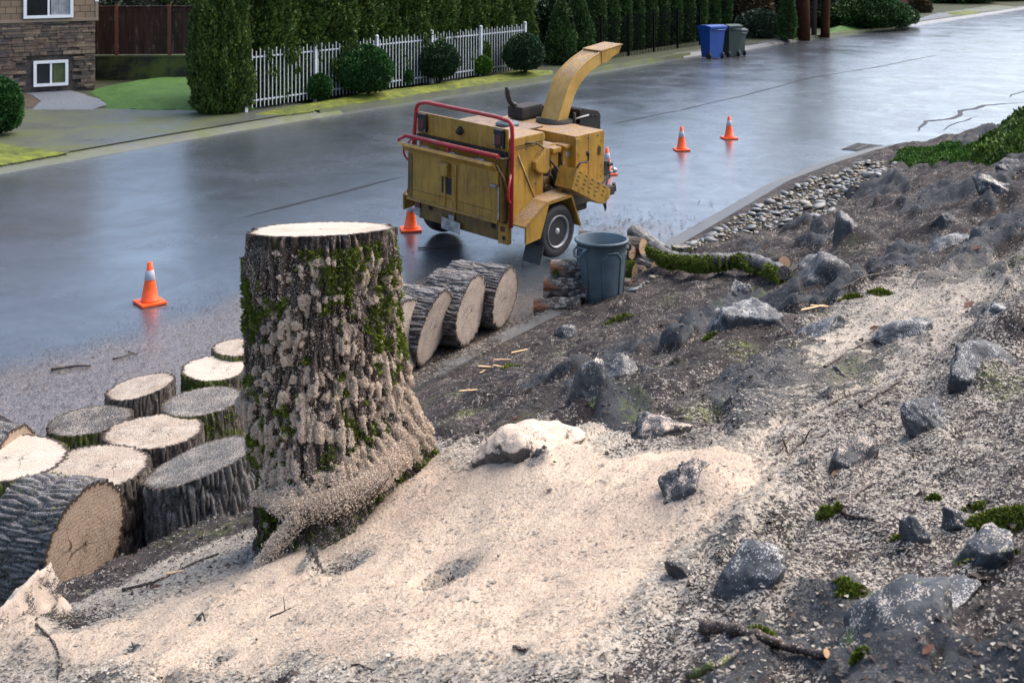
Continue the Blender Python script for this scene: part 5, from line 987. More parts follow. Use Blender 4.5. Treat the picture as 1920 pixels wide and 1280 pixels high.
# mudguards and wheels
for sg in (-1, 1):
    y0, y1 = (YC + sg * .80, YC + sg * 1.12) if sg < 0 else (YC + .80, YC + 1.12)
    m = MB(); T_ = [(-.50, .54), (-.50, .37), (-.33, .37), (-.17, .72), (.20, .75), (.37, .37), (.43, .37), (.25, .80), (-.20, .78)]
    out = [(-.62, .55), (-.22, .785), (.24, .80), (.43, .36), (.405, .355), (.225, .765), (-.205, .75), (-.36, .36), (-.62, .34)]
    m.prism([(-.22, .785), (.24, .80), (.43, .36), (.41, .355), (.225, .78), (-.215, .765)], min(y0, y1), max(y0, y1), 'y', .003)
    ye = YC + sg * 1.12; m.prism(out, min(ye, ye - sg * .03), max(ye, ye - sg * .03), 'y', .003); m.prism([(-.62, .55), (-.22, .785), (-.22, .765), (-.62, .53)], min(y0, y1), max(y0, y1), 'y', .002); part(m, 'mudguard', 'yellow')
    zc = .355 if sg < 0 else .355 - .085; yc = YC + sg * 1.0 + (0.03 if sg < 0 else 0)
    w_ = empty('wheel', (.03, yc, zc)); w_.parent = CH; o_ = -1 if sg < 0 else 1
    m = MB(); hw = .105; prof = [(.20, -hw * .8), (.235, -hw), (.29, -hw * 1.02), (.325, -hw * .85), (.335, -hw * .55), (.327, -hw * .45), (.336, -hw * .35), (.337, -hw * .05), (.329, 0), (.337, hw * .05), (.336, hw * .35), (.327, hw * .45), (.335, hw * .55), (.325, hw * .85), (.29, hw * 1.02), (.235, hw), (.20, hw * .8)]
    m.lathe(prof, (0, 0, 0), 'y', 48); part(m, 'tyre', 'rubber', w_)
    m = MB(); m.lathe([(.205, o_ * .105), (.198, o_ * .112), (.19, o_ * .10), (.178, o_ * .07), (.165, o_ * .03), (.12, o_ * .035), (.075, o_ * .055), (.045, o_ * .055), (.04, o_ * .09), (.02, o_ * .10), (.0, o_ * .10)], (0, 0, 0), 'y', 40, cap=False); m.lathe([(.21, o_ * .10), (.21, -o_ * .1)], (0, 0, 0), 'y', 40, cap=False); rm = part(m, 'rim', 'galv', w_)
    m = MB()
    for k in range(9): a = k / 9 * 6.283; m.lathe([(.0, o_ * .045), (.016, o_ * .045), (.016, o_ * .03)], (.145 * math.cos(a), 0, .145 * math.sin(a)), 'y', 10)
    for k in range(5): a = k / 5 * 6.283 + .3; m.lathe([(.009, o_ * .055), (.009, o_ * .072), (0, o_ * .074)], (.062 * math.cos(a), 0, .062 * math.sin(a)), 'y', 6)
    part(m, 'hub_cap', 'grime_black', w_)
m = MB(); m.box((.10, YC - .96, .0), (.46, YC - .80, .0), 0); m.b.free()
m = MB(); m.prism([(-.36, .03), (-.28, .25), (-.30, .25), (-.38, .03)], YC - 1.12, YC - .83, 'y', .004); part(m, 'mud_flap', 'black')
# slotted belt guard
Rg = Matrix.Rotation(R_(30), 3, 'Y')
m = MB(); A_ = [(.29, 1.12), (.98, .735), (.96, .62), (.86, .565), (.77, .575), (.19, .875)]
m.prism(A_, YC - 1.15, YC - .86, 'y', .005); gd = part(m, 'slotted_guard', 'yellow')
m = MB(); ddx, ddz = (.69 / .79, -.385 / .79); nx, nz2 = (-.5, -.87)
for i in range(5):
    for j in range(4):
        cx_, cz_ = .335 + ddx * i * .142 + nx * .058 * j * .9 + .02, 1.06 + ddz * i * .142 + nz2 * .058 * j * .95
        if i == 4 and j == 3: continue
        a_ = Vector((ddx, 0, ddz)) * .028; b_ = Vector((-ddz, 0, ddx)) * .0065; c_ = Vector((cx_, YC - 1.152, cz_)); m.quadlist([c_ - a_ - b_, c_ + a_ - b_, c_ + a_ + b_, c_ - a_ + b_, c_ - a_ - b_ + Vector((0, .003, 0)), c_ + a_ - b_ + Vector((0, .003, 0)), c_ + a_ + b_ + Vector((0, .003, 0)), c_ - a_ + b_ + Vector((0, .003, 0))], [(0, 1, 2, 3), (0, 1, 5, 4), (1, 2, 6, 5), (2, 3, 7, 6), (3, 0, 4, 7)])
part(m, 'vent_slot', 'grime_black', gd)
m = MB(); m.tube(arc([(.56, YC - .92, 1.04), (.62, YC - .93, 1.11), (.76, YC - .93, 1.09), (.79, YC - .93, 1.12), (.77, YC - .93, 1.2)], .05), .013, 8); m.tube([(.775, YC - .93, 1.17), (.768, YC - .93, 1.23)], .024, 10); part(m, 'jack_crank', 'black')
# chute
up_ = [(.88 + .0, 1.50), (1.13, 1.59), (1.25, 1.85), (1.35, 2.01), (1.50, 2.13), (1.69, 2.23), (2.03, 2.33)]; lo_ = [(1.32, 1.56), (1.44, 1.81), (1.57, 1.95), (1.69, 2.03), (1.83, 2.10), (2.01, 2.16)]
UP = [(.98, 1.44), (1.04, 1.52)]
# outer curve (towards the rear) and inner curve, both measured on the right hand cheek
outer = [(1.06, 1.44), (1.13, 1.59), (1.185, 1.72), (1.25, 1.85), (1.35, 2.01), (1.50, 2.13), (1.69, 2.23), (2.01, 2.335)]; inner = [(1.27, 1.44), (1.32, 1.56), (1.375, 1.69), (1.44, 1.81), (1.57, 1.95), (1.69, 2.03), (1.83, 2.10), (2.00, 2.155)]
def smooth_line(P, n=28):
    t_ = np.linspace(0, 1, len(P)); tt = np.linspace(0, 1, n); A = np.array(P); c = np.stack([np.interp(tt, t_, A[:, k]) for k in (0, 1)], -1)
    for _ in range(3): c[1:-1] = (c[:-2] + 2 * c[1:-1] + c[2:]) / 4
    return [tuple(q) for q in c]
so_, si_ = smooth_line(outer), smooth_line(inner)
m = MB(); pts = []; fs = []
for (ax_, az_), (bx, bz) in zip(so_, si_): pts += [(ax_, YC - .15, az_), (ax_, YC + .15, az_), (bx, YC + .15, bz), (bx, YC - .15, bz)]
for i in range(len(so_) - 1):
    for k in range(4): fs.append((i * 4 + k, i * 4 + (k + 1) % 4, i * 4 + 4 + (k + 1) % 4, i * 4 + 4 + k))
fs += [(0, 1, 2, 3), tuple(len(pts) - 4 + k for k in range(4))]; m.quadlist(pts, fs)
for sg in (-1, 1): m.tube([(p[0] - .004, YC + sg * .15, p[1] + .004) for p in so_], .009, 6)
ch_ = part(m, 'chute', 'chute_paint')
m = MB(); m.prism([(1.97, 2.335), (2.47, 2.385), (2.47, 2.40), (1.97, 2.352)], YC - .17, YC + .17, 'y', .003)
for sg in (-1, 1): y_ = YC + sg * .16; m.prism([(2.0, 2.34), (2.46, 2.385), (2.40, 2.28), (2.24, 2.23), (2.14, 2.17), (2.01, 2.17)], min(y_, y_ - sg * .012), max(y_, y_ - sg * .012), 'y')
part(m, 'deflector', 'yellow', ch_)
m = MB(); m.lathe([(.22, 1.42), (.255, 1.43), (.26, 1.45), (.20, 1.46), (.20, 1.475), (.0, 1.475)], (1.18, YC, 0), 'z', 36); m.tube([(1.34, YC - .22, 1.36), (1.34, YC - .22, 1.56)], .02, 8); part(m, 'chute_turntable', 'grime_black')
m = MB(); m.prism([(.62, 1.30), (1.35, 1.30), (1.30, 1.42), (.98, 1.42), (.70, 1.36)], YC - .35, YC + .3, 'y', .02); m.lathe([(.20, 1.25), (.20, 1.42)], (1.16, YC, 0), 'z', 28); part(m, 'chute_base', 'yellow_dark')
# engine parts
m = MB(); m.prism([(1.46, 1.22), (1.92, 1.22), (1.92, 1.46), (1.86, 1.52), (1.52, 1.60), (1.46, 1.58)], YC - .22, YC + .4, 'y', .015)
for k in range(4): m.box((1.52 + k * .09, YC - .23, 1.47 - k * .012), (1.58 + k * .09, YC - .2, 1.5 - k * .012), .004)
part(m, 'engine_cowl', 'black'); m = MB(); m.box((1.26, YC - .1, .7), (1.5, YC + .7, 1.22), .02); m.box((1.42, YC + .05, 1.38), (1.60, YC + .6, 1.56), .03); m.box((.86, YC + .32, 1.44), (1.3, YC + .60, 1.62), .04); part(m, 'engine', 'grime_black')
m = MB(); m.tube(arc([(.98, YC + .5, 1.55), (.93, YC + .5, 1.62), (.82, YC + .5, 1.66), (.76, YC + .5, 1.78), (.75, YC + .5, 1.90)], .10), [.035] * 26 if False else .036, 14); part(m, 'exhaust_pipe', 'black')
m = MB(); m.tube([(1.34, YC - .22, 1.47), (1.62, YC - .24, 1.49)], .012, 8); part(m, 'chute_handle', 'galv')
# drawbar, coupler, chain
m = MB(); m.box((2.1, YC - .05, .43), (2.38, YC + .05, .52), .01); m.prism([(2.16, .52), (2.26, .70), (2.34, .70), (2.36, .45), (2.3, .40), (2.1, .43)], YC - .06, YC + .02, 'y', .01); m.box((2.30, YC - .08, .62), (2.40, YC + .04, .66), .008); part(m, 'coupler', 'black')
m = MB(); m.lathe([(.0, -.05), (.035, -.035), (.05, 0), (.035, .035), (.0, .05)], (2.50, YC - .02, .52), 'x', 16); m.tube([(2.38, YC - .02, .50), (2.52, YC - .02, .52)], .022, 8); part(m, 'hitch_ring', 'steel')
m = MB(); m.box((1.98, YC - .12, .22), (2.08, YC - .02, .7), .012); part(m, 'jack_post', 'black'); m = MB(); m.tube([(2.47, YC - .04, .34), (2.49, YC - .04, .22)], .03, 10); part(m, 'plug', 'black')
m = MB()
def chain(p0, p1, sag, n):
    for i in range(n):
        t_ = (i + .5) / n; q = Vector(p0).lerp(Vector(p1), t_) + Vector((0, 0, -sag * 4 * t_ * (1 - t_))); L = .030; hor = Vector((1, 0, 0)) if i % 2 else Vector((0, 1, 0)); m.tube([q + hor * .014 * math.cos(a) + Vector((0, 0, 1)) * L * math.sin(a) for a in np.linspace(0, 6.283, 10, endpoint=False)], .006, 5, closed=True)
chain((2.30, YC - .04, .42), (2.20, YC - .1, .0), .0, 9); chain((2.1, YC - .08, .36), (2.22, YC - .1, .04), .06, 8); part(m, 'safety_chain', 'grime_black')

# ================================================================== cones
def cone(px, py, label, yaw):
    p = at(px, py, .0); o = empty('traffic_cone', (p.x, p.y, .004), (0, 0, R_(yaw))); tag(o, label, 'traffic cone', 'orange traffic cones on the road')
    m = MB(); h = .455; m.box((-.142, -.142, 0), (.142, .142, .028), .008); m.lathe([(.10, .026), (.098, .045), (.092, .05), (.066, .20), (.048, .29 + .0), (.026, h - .005), (.020, h), (.014, h), (.013, h - .03), (.0, h - .03)], (0, 0, 0), 'z', 32); m.build('body', M['cone_orange'], o)
    m = MB(); r_ = lambda z: .092 + (.026 - .092) * (z - .05) / (h - .055) + .0035; m.lathe([(r_(.265) - .001, .264), (r_(.265), .265), (r_(.365), .365), (r_(.365) - .001, .366)], (0, 0, 0), 'z', 32); m.build('reflective_band', M['cone_band'], o)
cone(281, 569, 'orange traffic cone alone on the wet road at the left, nearest of all', 38)
cone(770, 432, 'orange traffic cone behind the left rear corner of the wood chipper', 10)
cone(1138, 327, 'orange traffic cone behind the chipper\'s tow hitch', 20)
cone(1278, 282, 'orange traffic cone on the open road, left one of the far pair', 5)
cone(1367, 260, 'orange traffic cone farthest up the road, right one of the far pair', 12)
# ================================================================== waste bin on the kerb
p = at(1131, 577, .12); b_ = empty('waste_bin', (p.x, p.y + .22, .118), (0, 0, R_(20))); tag(b_, 'round blue grey plastic waste bin standing open on the kerb by the firewood', 'waste bin')
m = MB(); rb, rt, hb = .215, .272, .685; prof = [(.0, .0), (rb - .02, .0), (rb, .012)] + [(rb + (rt - rb) * t_, .012 + (hb - .03) * t_) for t_ in (.2, .4, .6, .8, .97)] + [(rt + .006, hb - .035), (rt + .018, hb - .03), (rt + .022, hb - .01), (rt + .012, hb), (rt - .006, hb - .004)]
m.lathe(prof, (0, 0, 0), 'z', 72, cap=False); m.build('body', M['can_grey'], b_)
for f in b_.children[0].data.polygons: pass
m = MB(); m.lathe([(rt - .007, hb - .004), (rt - .015, hb - .05), (rb - .012, .03), (.0, .03)], (0, 0, 0), 'z', 60, cap=False); m.build('liner', M['can_in'], b_)
def on_bin(a, z, o=0.0): r_ = rb + (rt - rb) * z / (hb - .02) + o; return (r_ * math.cos(a), r_ * math.sin(a), z)
m = MB()
for k in range(4):
    a0 = R_(-90 - 20 - 22) + k * math.pi / 2
    for sg in (-.36, .36): m.tube(arc([on_bin(a0 + sg * 1.5, .56, .002), on_bin(a0 + sg * 1.25, .53, .003), on_bin(a0 + sg, .51, .003), on_bin(a0 + sg * .98, .3, .003), on_bin(a0 + sg * .98, .02, .002)], .03), .0085, 6)
    m.tube([on_bin(a0 + t_, .56 + .02 * math.cos((t_ - .8) * 4), .002) for t_ in np.linspace(.54, 1.03, 10)], .0085, 6)
m.build('rib', M['can_grey'], b_)
for a0 in (R_(-90 - 20 - 62 + 8), R_(-90 - 20 + 118)):
    m = MB(); q = Matrix.Rotation(a0 + math.pi / 2, 3, 'Z'); pts = [(-.085, 0, .62), (-.07, -.062, .60), (-.055, -.075, .53), (.055, -.075, .53), (.07, -.062, .60), (.085, 0, .62)]; m.tube(arc([q @ (Vector(v) + Vector((0, -rt + .012, 0))) for v in pts], .03), .013, 8); m.tube([q @ (Vector(v) + Vector((0, -rt + .012, 0))) for v in [(-.075, -.03, .618), (.075, -.03, .618)]], .012, 8); m.build('handle', M['can_grey'], b_)
# storm drain
p = at(1617, 277); s0, u0 = su(p.x, p.y); dr = empty('storm_drain', (p.x, p.y, .006), (0, 0, -R_(34.4) + math.pi / 2)); tag(dr, 'rectangular iron storm drain grate set in the road by the kerb corner', 'drain')
m = MB(); m.box((-.46, -.27, 0), (.46, .27, .003)); m.build('drain_pit', M['black'], dr)
m = MB()
for k in range(11): x = -.36 + k * .072; m.box((x - .018, -.20, .003), (x + .018, .20, .012), .0)
for y in (-.22, .22, 0): m.box((-.42, y - .015, .0031), (.42, y + .015, .014))
m.build('grate', M['iron'], dr)
# wheelie bins
def wheelie(px, py, w_, h_, col, label, yaw, dpt=.55, wd=.56, ht=1.06):
    p = at(px, py); o = empty('wheelie_bin', (p.x, p.y + .25, .004), (0, 0, R_(yaw))); tag(o, label, 'wheelie bin', 'wheelie bins at the far kerb')
    m = MB(); a, b = wd / 2, dpt / 2; m.quadlist([(-a * .78, -b * .75, .04), (a * .78, -b * .75, .04), (a * .78, b * .7, .04), (-a * .78, b * .7, .04), (-a, -b, ht - .1), (a, -b, ht - .1), (a, b, ht - .1), (-a, b, ht - .1)], [(0, 1, 2, 3), (4, 5, 6, 7), (0, 1, 5, 4), (1, 2, 6, 5), (2, 3, 7, 6), (3, 0, 4, 7)]); m.box((-a - .03, -b - .03, ht - .16), (a + .03, b + .03, ht - .08), .015); m.box((-a * .5, -b - .01, .2), (a * .5, -b * .78, .62), .02); m.build('body', M[col], o)
    m = MB(); m.prism([(-b - .06, ht - .08), (b + .08, ht - .08), (b + .08, ht - .01), (b * .4, ht + .03), (-b * .6, ht + .02), (-b - .06, ht - .03)], -a - .04, a + .04, 'x', .01); m.build('lid', M[col], o)
    for sx in (-1, 1): m = MB(); m.lathe([(.0, -.03), (.11, -.03), (.115, 0), (.11, .03), (.0, .03)], (sx * a * .84, b * .62, .115), 'x', 20); m.build('wheel', M['rubber'], o)
    m = MB(); m.tube([(-a * .8, b + .1, ht - .13), (a * .8, b + .1, ht - .13)], .018, 8); m.build('handle', M[col], o)
wheelie(1337, 111, 50, 62, 'bin_blue', 'blue wheelie bin at the far kerb, leftmost of the three', 210, .62, .68, 1.14); wheelie(1372, 108, 34, 58, 'bin_green', 'dark green wheelie bin between the blue and the grey one', 205, .55, .5, 1.12); wheelie(1386, 106, 20, 44, 'bin_grey', 'smaller grey green wheelie bin rightmost of the three', 200, .45, .42, .95)
# ================================================================== plants
def leaves_on(P, N, size, seed, wid=.45, jit=.6, droop=0.0):
    """one folded leaf spray (a quad) per point"""
    r = np.random.RandomState(seed); n = len(P); d = N + r.normal(size=(n, 3)) * jit + np.array([0, 0, droop]); d /= np.linalg.norm(d, axis=1)[:, None]; t = np.cross(d, r.normal(size=(n, 3))); t /= np.linalg.norm(t, axis=1)[:, None] + 1e-9; s = size * (.55 + .9 * r.rand(n, 1))
    T = np.stack([P, P + d * s * .45 + t * s * wid, P + d * s, P + d * s * .45 - t * s * wid], 1); return T.reshape(-1, 3), np.arange(n * 4).reshape(-1, 4)
def crown_mesh(name, prof, n, size, seed, lump=.2, freq=2.2, wid=.4, droop=.5, depth=.16, core=.80):
    """foliage round a vertical axis; prof(z in 0..1) -> radius; returns leaf verts/faces + a dark inner solid added to block light"""
    r = np.random.RandomState(seed); H_ = prof['h']; z = r.rand(n * 2)**.9; th = r.rand(n * 2) * 6.283; R0 = np.interp(z, prof['z'], prof['r']); k = r.rand(n * 2) < R0 / max(prof['r']) + .08; z, th, R0 = z[k][:n], th[k][:n], R0[k][:n]; n = len(z)
    lf = fbm(np.cos(th) * freq * max(prof['r']) * 1.2 + seed, np.sin(th) * freq * max(prof['r']) * 1.2, z * H_ * freq * .7, 4); fn = fbm(np.cos(th) * 5 + seed, np.sin(th) * 5, z * H_ * 4.2, 3)
    R1 = R0 * (1 + lump * lf * 1.6) + .35 * lump * fn * np.minimum(R0, .6) - depth * r.rand(n)**2 * np.minimum(R0, .8); P = np.stack([R1 * np.cos(th), R1 * np.sin(th), z * H_], -1); N = np.stack([np.cos(th), np.sin(th), .25 + 0 * th], -1)
    V, F_ = leaves_on(P, N, size, seed, wid, .6, droop)
    nz2, na2 = 26, 22; zz = np.linspace(0, 1, nz2); aa = np.linspace(0, 6.283, na2, endpoint=False); Zc, Ac = np.meshgrid(zz, aa, indexing='ij'); lf = fbm(np.cos(Ac) * freq * max(prof['r']) * 1.2 + seed, np.sin(Ac) * freq * max(prof['r']) * 1.2, Zc * H_ * freq * .7, 4); Rc = (np.interp(Zc, prof['z'], prof['r']) * (1 + lump * lf * 1.6)) * core  # dark solid added inside the foliage so no light passes through
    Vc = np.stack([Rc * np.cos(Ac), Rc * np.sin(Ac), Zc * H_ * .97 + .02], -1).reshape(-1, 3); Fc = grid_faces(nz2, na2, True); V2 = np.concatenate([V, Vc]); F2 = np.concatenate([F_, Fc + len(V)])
    return V2, F2, len(F_)
def plant(name, mesh, trunk, loc_, rot, label, cat, group=None, scale=1.0):
    o = empty(name, loc_, (0, 0, rot)); tag(o, label, cat, group)
    c = bpy.data.objects.new('crown', mesh); COL.objects.link(c); c.parent = o; c.scale = (scale, scale, scale) if not isinstance(scale, tuple) else scale
    t_ = bpy.data.objects.new('trunk', trunk); COL.objects.link(t_); t_.parent = o; return o
def crown_data(name, mat, *a, **k):
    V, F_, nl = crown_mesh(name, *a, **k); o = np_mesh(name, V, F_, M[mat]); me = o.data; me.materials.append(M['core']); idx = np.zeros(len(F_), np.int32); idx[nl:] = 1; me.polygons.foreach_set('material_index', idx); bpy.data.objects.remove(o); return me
def trunk_data(r0, r1, h, n=7, lean=.03, seed=1):
    rn = random.Random(seed); m = MB(); m.tube([(rn.uniform(-lean, lean), rn.uniform(-lean, lean), h * k / 5) for k in range(6)], [r0 + (r1 - r0) * k / 5 for k in range(6)], n)
    for k in range(4): a = rn.random() * 6.28; z = h * (.35 + .15 * k); m.tube([(0, 0, z), (math.cos(a) * h * .12, math.sin(a) * h * .12, z + h * .12)], [r1 * .9, r1 * .3], 5)
    o = m.build('trunk', M['trunk']); me = o.data; bpy.data.objects.remove(o); return me
ORD = ['first', 'second', 'third', 'fourth', 'fifth', 'sixth', 'seventh', 'eighth', 'ninth', 'tenth', 'eleventh', 'twelfth', 'thirteenth', 'fourteenth', 'fifteenth', 'sixteenth']
# tall hedge behind the white fence
col_prof = dict(h=3.7, z=[0, .04, .3, .7, .9, 1], r=[.55, .85, .98, .85, .5, .05])
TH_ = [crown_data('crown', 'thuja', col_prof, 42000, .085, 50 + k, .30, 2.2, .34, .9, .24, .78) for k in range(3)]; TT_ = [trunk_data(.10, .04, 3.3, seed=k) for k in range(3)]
def on_line(px, u):                                # ground point of the photo column px on the line u = const, z = yard
    k = (px - 960) / FPX; Y = u / (k * DU[0] + DU[1]); return Vector((k * Y, Y, .12))
hedge_px = [416, 482, 542, 594, 646, 694, 740, 786, 828, 868, 906, 944]
for i, px in enumerate(hedge_px):
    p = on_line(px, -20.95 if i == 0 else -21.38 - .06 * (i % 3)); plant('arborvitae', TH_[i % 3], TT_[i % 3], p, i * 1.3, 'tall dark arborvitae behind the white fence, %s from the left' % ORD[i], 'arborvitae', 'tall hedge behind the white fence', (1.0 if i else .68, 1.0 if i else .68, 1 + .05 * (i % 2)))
# slim conifers further on
slim = dict(h=3.5, z=[0, .05, .4, .8, 1], r=[.28, .36, .34, .22, .02]); SL = [crown_data('crown', 'thuja_blue', slim, 7000, .10, 70 + k, .16, 3.0, .3, .9, .1, .8) for k in range(2)]; small = dict(h=2.0, z=[0, .06, .4, .8, 1], r=[.34, .46, .42, .22, .02]); SM = [crown_data('crown', 'thuja_blue', small, 6000, .09, 80 + k, .16, 3.0, .3, .9, .1, .8) for k in range(2)]
tk = trunk_data(.05, .02, 1.8, seed=9)
for i, (px, sc) in enumerate([(1052, 1.05), (1083, 1.15)]): plant('small_conifer', SM[i], tk, on_line(px, -20.5), i * 2, ['small cone shaped conifer just right of the end of the white fence', 'small cone shaped conifer at the start of the black iron fence'][i], 'conifer', 'small conifers beside the fences', sc)
for i, px in enumerate([1116, 1140, 1164, 1188, 1212, 1236, 1260, 1284, 1308, 1332, 1354]): plant('slim_conifer', SL[i % 2], tk, on_line(px, -21.2), i * 1.7, 'slim upright conifer behind the black iron fence, %s from the left' % ORD[i], 'conifer', 'row of slim conifers behind the iron fence', (1, 1, 1 + .05 * (i % 3)))
plant('slim_conifer', SL[0], tk, at(1476, 74, .12), 1, 'narrow pointed conifer standing alone left of the red trunk', 'conifer', None, (.95, .95, .62))
# round clipped shrubs
ball = lambda h, r: dict(h=h, z=[0, .08, .3, .6, .85, 1], r=[.35 * r, .75 * r, r, .97 * r, .66 * r, .05 * r])
def shrub(px, pyb, w_, h_, mat, label, seed, n=9000, size=.05, lift=.0, name='clipped_shrub', z=.16, shape=None, lump=.11):
    p = at(px, pyb, z); sc = p.y / FPX; R0 = w_ * sc / 2; H_ = h_ * sc; p = Vector((p.x, p.y + R0 * .6, z)); pr = shape or ball(H_ - lift, R0); V = crown_data('crown', mat, pr, n, size, seed, lump, 2.5, .42, .2, .06, .86)
    o = empty(name, p); tag(o, label, 'shrub', 'clipped shrubs on the verge'); c = bpy.data.objects.new('crown', V); COL.objects.link(c); c.parent = o; c.location = (0, 0, lift)
    m = MB(); rn = random.Random(seed)
    for k in range(5): a = rn.random() * 6.28; m.tube([(math.cos(a) * .03, math.sin(a) * .03, 0), (math.cos(a) * R0 * .35, math.sin(a) * R0 * .35, lift + .25)], [.025, .015], 6)
    m.build('stem', M['trunk'], o)
shrub(595, 190, 48, 50, 'box_leaf', 'small square clipped shrub nearest the left end of the white fence', 1, 5000, .05, .04, shape=None)
shrub(684, 184, 96, 98, 'box_leaf', 'large bright green globe shrub in front of the white fence', 2, 15000, .055, .12)
shrub(750, 163, 46, 42, 'box_leaf', 'low green shrub tucked right of the large bright globe', 3, 5000, .05, .02)
shrub(821, 160, 76, 80, 'box_dark', 'dark globe shrub in the middle of the white fence', 4, 11000, .05, .18)
shrub(904, 144, 36, 38, 'box_bright', 'smallest lime green globe shrub before the white fence', 5, 4000, .05, .06)
shrub(983, 142, 76, 78, 'box_dark', 'dark speckled globe shrub at the right end of the white fence', 6, 11000, .05, .14)
p = at(-22, 253, .16); shrub(-12, 255, 84, 108, 'box_leaf', 'glossy round bush cut off by the left edge beside the driveway', 7, 12000, .05, .05)
# white fence
A, B = on_line(460, -20.55), on_line(984, -20.3); A.z = B.z = .14; L = (B - A).length; ang = math.atan2(B.y - A.y, B.x - A.x)
wf = empty('white_fence', A, (0, 0, ang)); tag(wf, 'white metal picket fence overgrown by the tall hedge', 'fence'); NP = 5
m = MB(); hp = 1.42; n_ = int(L / .125)
for i in range(n_): x = .08 + i * .125; m.box((x - .0095, -.0095, .06), (x + .0095, .0095, hp - .07 + (.06 if (i % 2) else 0)))
m.build('pickets', M['white_paint'], wf)
m = MB()
for zz in (.2, hp - .22): m.box((0, .012, zz), (L, .04, zz + .035))
m.build('rail', M['white_paint'], wf)
for i in range(NP + 1): m = MB(); x = L * i / NP; m.box((x - .038, -.045, -.02), (x + .038, .03, hp)); m.lathe([(.05, hp), (.055, hp + .02), (.04, hp + .05), (.0, hp + .07)], (x, -.008, 0), 'z', 10); m.build('post', M['white_paint'], wf)
# sprays of the hedge that poke through the fence
r = np.random.RandomState(2)
# iron fence
A2, B2 = on_line(1072, -20.15), on_line(1312, -20.0); L2 = (B2 - A2).length; bf = empty('iron_fence', A2, (0, 0, math.atan2(B2.y - A2.y, B2.x - A2.x))); tag(bf, 'black iron railing in front of the slim conifers', 'fence')
m = MB(); [m.box((k * .11 - .008, -.008, 0), (k * .11 + .008, .008, 1.42)) for k in range(int(L2 / .11))]; m.build('bars', M['iron_black'], bf)
m = MB(); [m.box((0, .009, zz), (L2, .03, zz + .03)) for zz in (.15, 1.2)]; m.build('rail', M['iron_black'], bf)
for k in range(6): m = MB(); x = L2 * k / 5; m.box((x - .03, -.03, 0), (x + .03, .03, 1.5)); m.build('post', M['iron_black'], bf)
# ================================================================== house
hc = at(178, 166, .15); hd = Vector((-math.sin(R_(60)), -math.cos(R_(60)), 0)); hd = Vector((-.86, -.51, 0)).normalized()
HO = empty('house', hc, (0, 0, math.atan2(-hd.y, -hd.x))); tag(HO, 'house corner with stacked stone below brown shingle siding and white windows', 'house')
# local: x runs from the far left (-) to the corner (0), -y faces the street
WL = 9.0
m = MB(); m.box((-WL, .02, -.1), (0, .3, 5.2)); m.box((-.28, .3, -.1), (0, 7, 5.2)); m.build('wall', M['stone_b'], HO)
ZS = 1.80
m = MB(); m.box((-WL, -.055, ZS + .08), (.03, .018, 5.1)); m.box((.002, -.055, ZS + .08), (.05, 7, 5.1)); m.build('siding', M['siding'], HO)
m = MB(); m.box((-WL, -.085, ZS), (.08, .019, ZS + .078), .006); m.box((.0, -.07, ZS + .08), (.075, -.056, 5.1)); m.build('trim', M['trim'], HO)
m = MB(); m.box((-.005, -.075, ZS + .5), (.08, -.0565, 5.1)); m.build('corner_board', M['vinyl'], HO)
def hx(px, z):                                     # local x of a photo column on the wall
    c0 = Vector((HO.location.x, HO.location.y)); k = (px - 960) / FPX; d = -hd; t_ = (k * c0.y - c0.x) / (d.x - k * d.y); return t_
def hz(px, py): t_ = hx(px, 0); Yd = HO.location.y - hd.y * t_; return HCAM - (py - YH) / FPX * Yd - .15
W1 = (hx(62, 0), hx(127, 0), hz(62, 163), hz(95, 113)); W2 = (hx(43, 0), hx(136, 0), hz(90, 34), hz(90, 34) + 1.15)
random.seed(8); ms = MB(); sid = []; z = 0.0
while z < ZS - .02:
    hgt = random.choice([.05, .065, .08, .1]); hgt = min(hgt, ZS - z - .001); x = -WL if False else -4.2
    while x < 0:
        l_ = random.uniform(.14, .5); x2 = min(x + l_, .0)
        if not (x2 > W1[0] - .1 and x < W1[1] + .1 and z + hgt > W1[2] - .1 and z < W1[3] + .1): nf0 = len(ms.b.faces); ms.box((x + .004, -.03 - random.uniform(0, .045), z + .003), (x2 - .004, .021, z + hgt - .003), .008); sid += [random.choice('aabbc')] * (len(ms.b.faces) - nf0)
        x = x2
    z += hgt
ms.b.faces.ensure_lookup_table(); _si = list(sid)
me_ = bpy.data.meshes.new('stone_facing'); bmesh.ops.recalc_face_normals(ms.b, faces=ms.b.faces); ms.b.to_mesh(me_); ms.b.free(); [me_.materials.append(M['stone_' + k]) for k in 'abc']; me_.polygons.foreach_set('material_index', np.array(['abc'.index(c) for c in _si], np.int32)); o = bpy.data.objects.new('stone_facing', me_); COL.objects.link(o); o.parent = HO
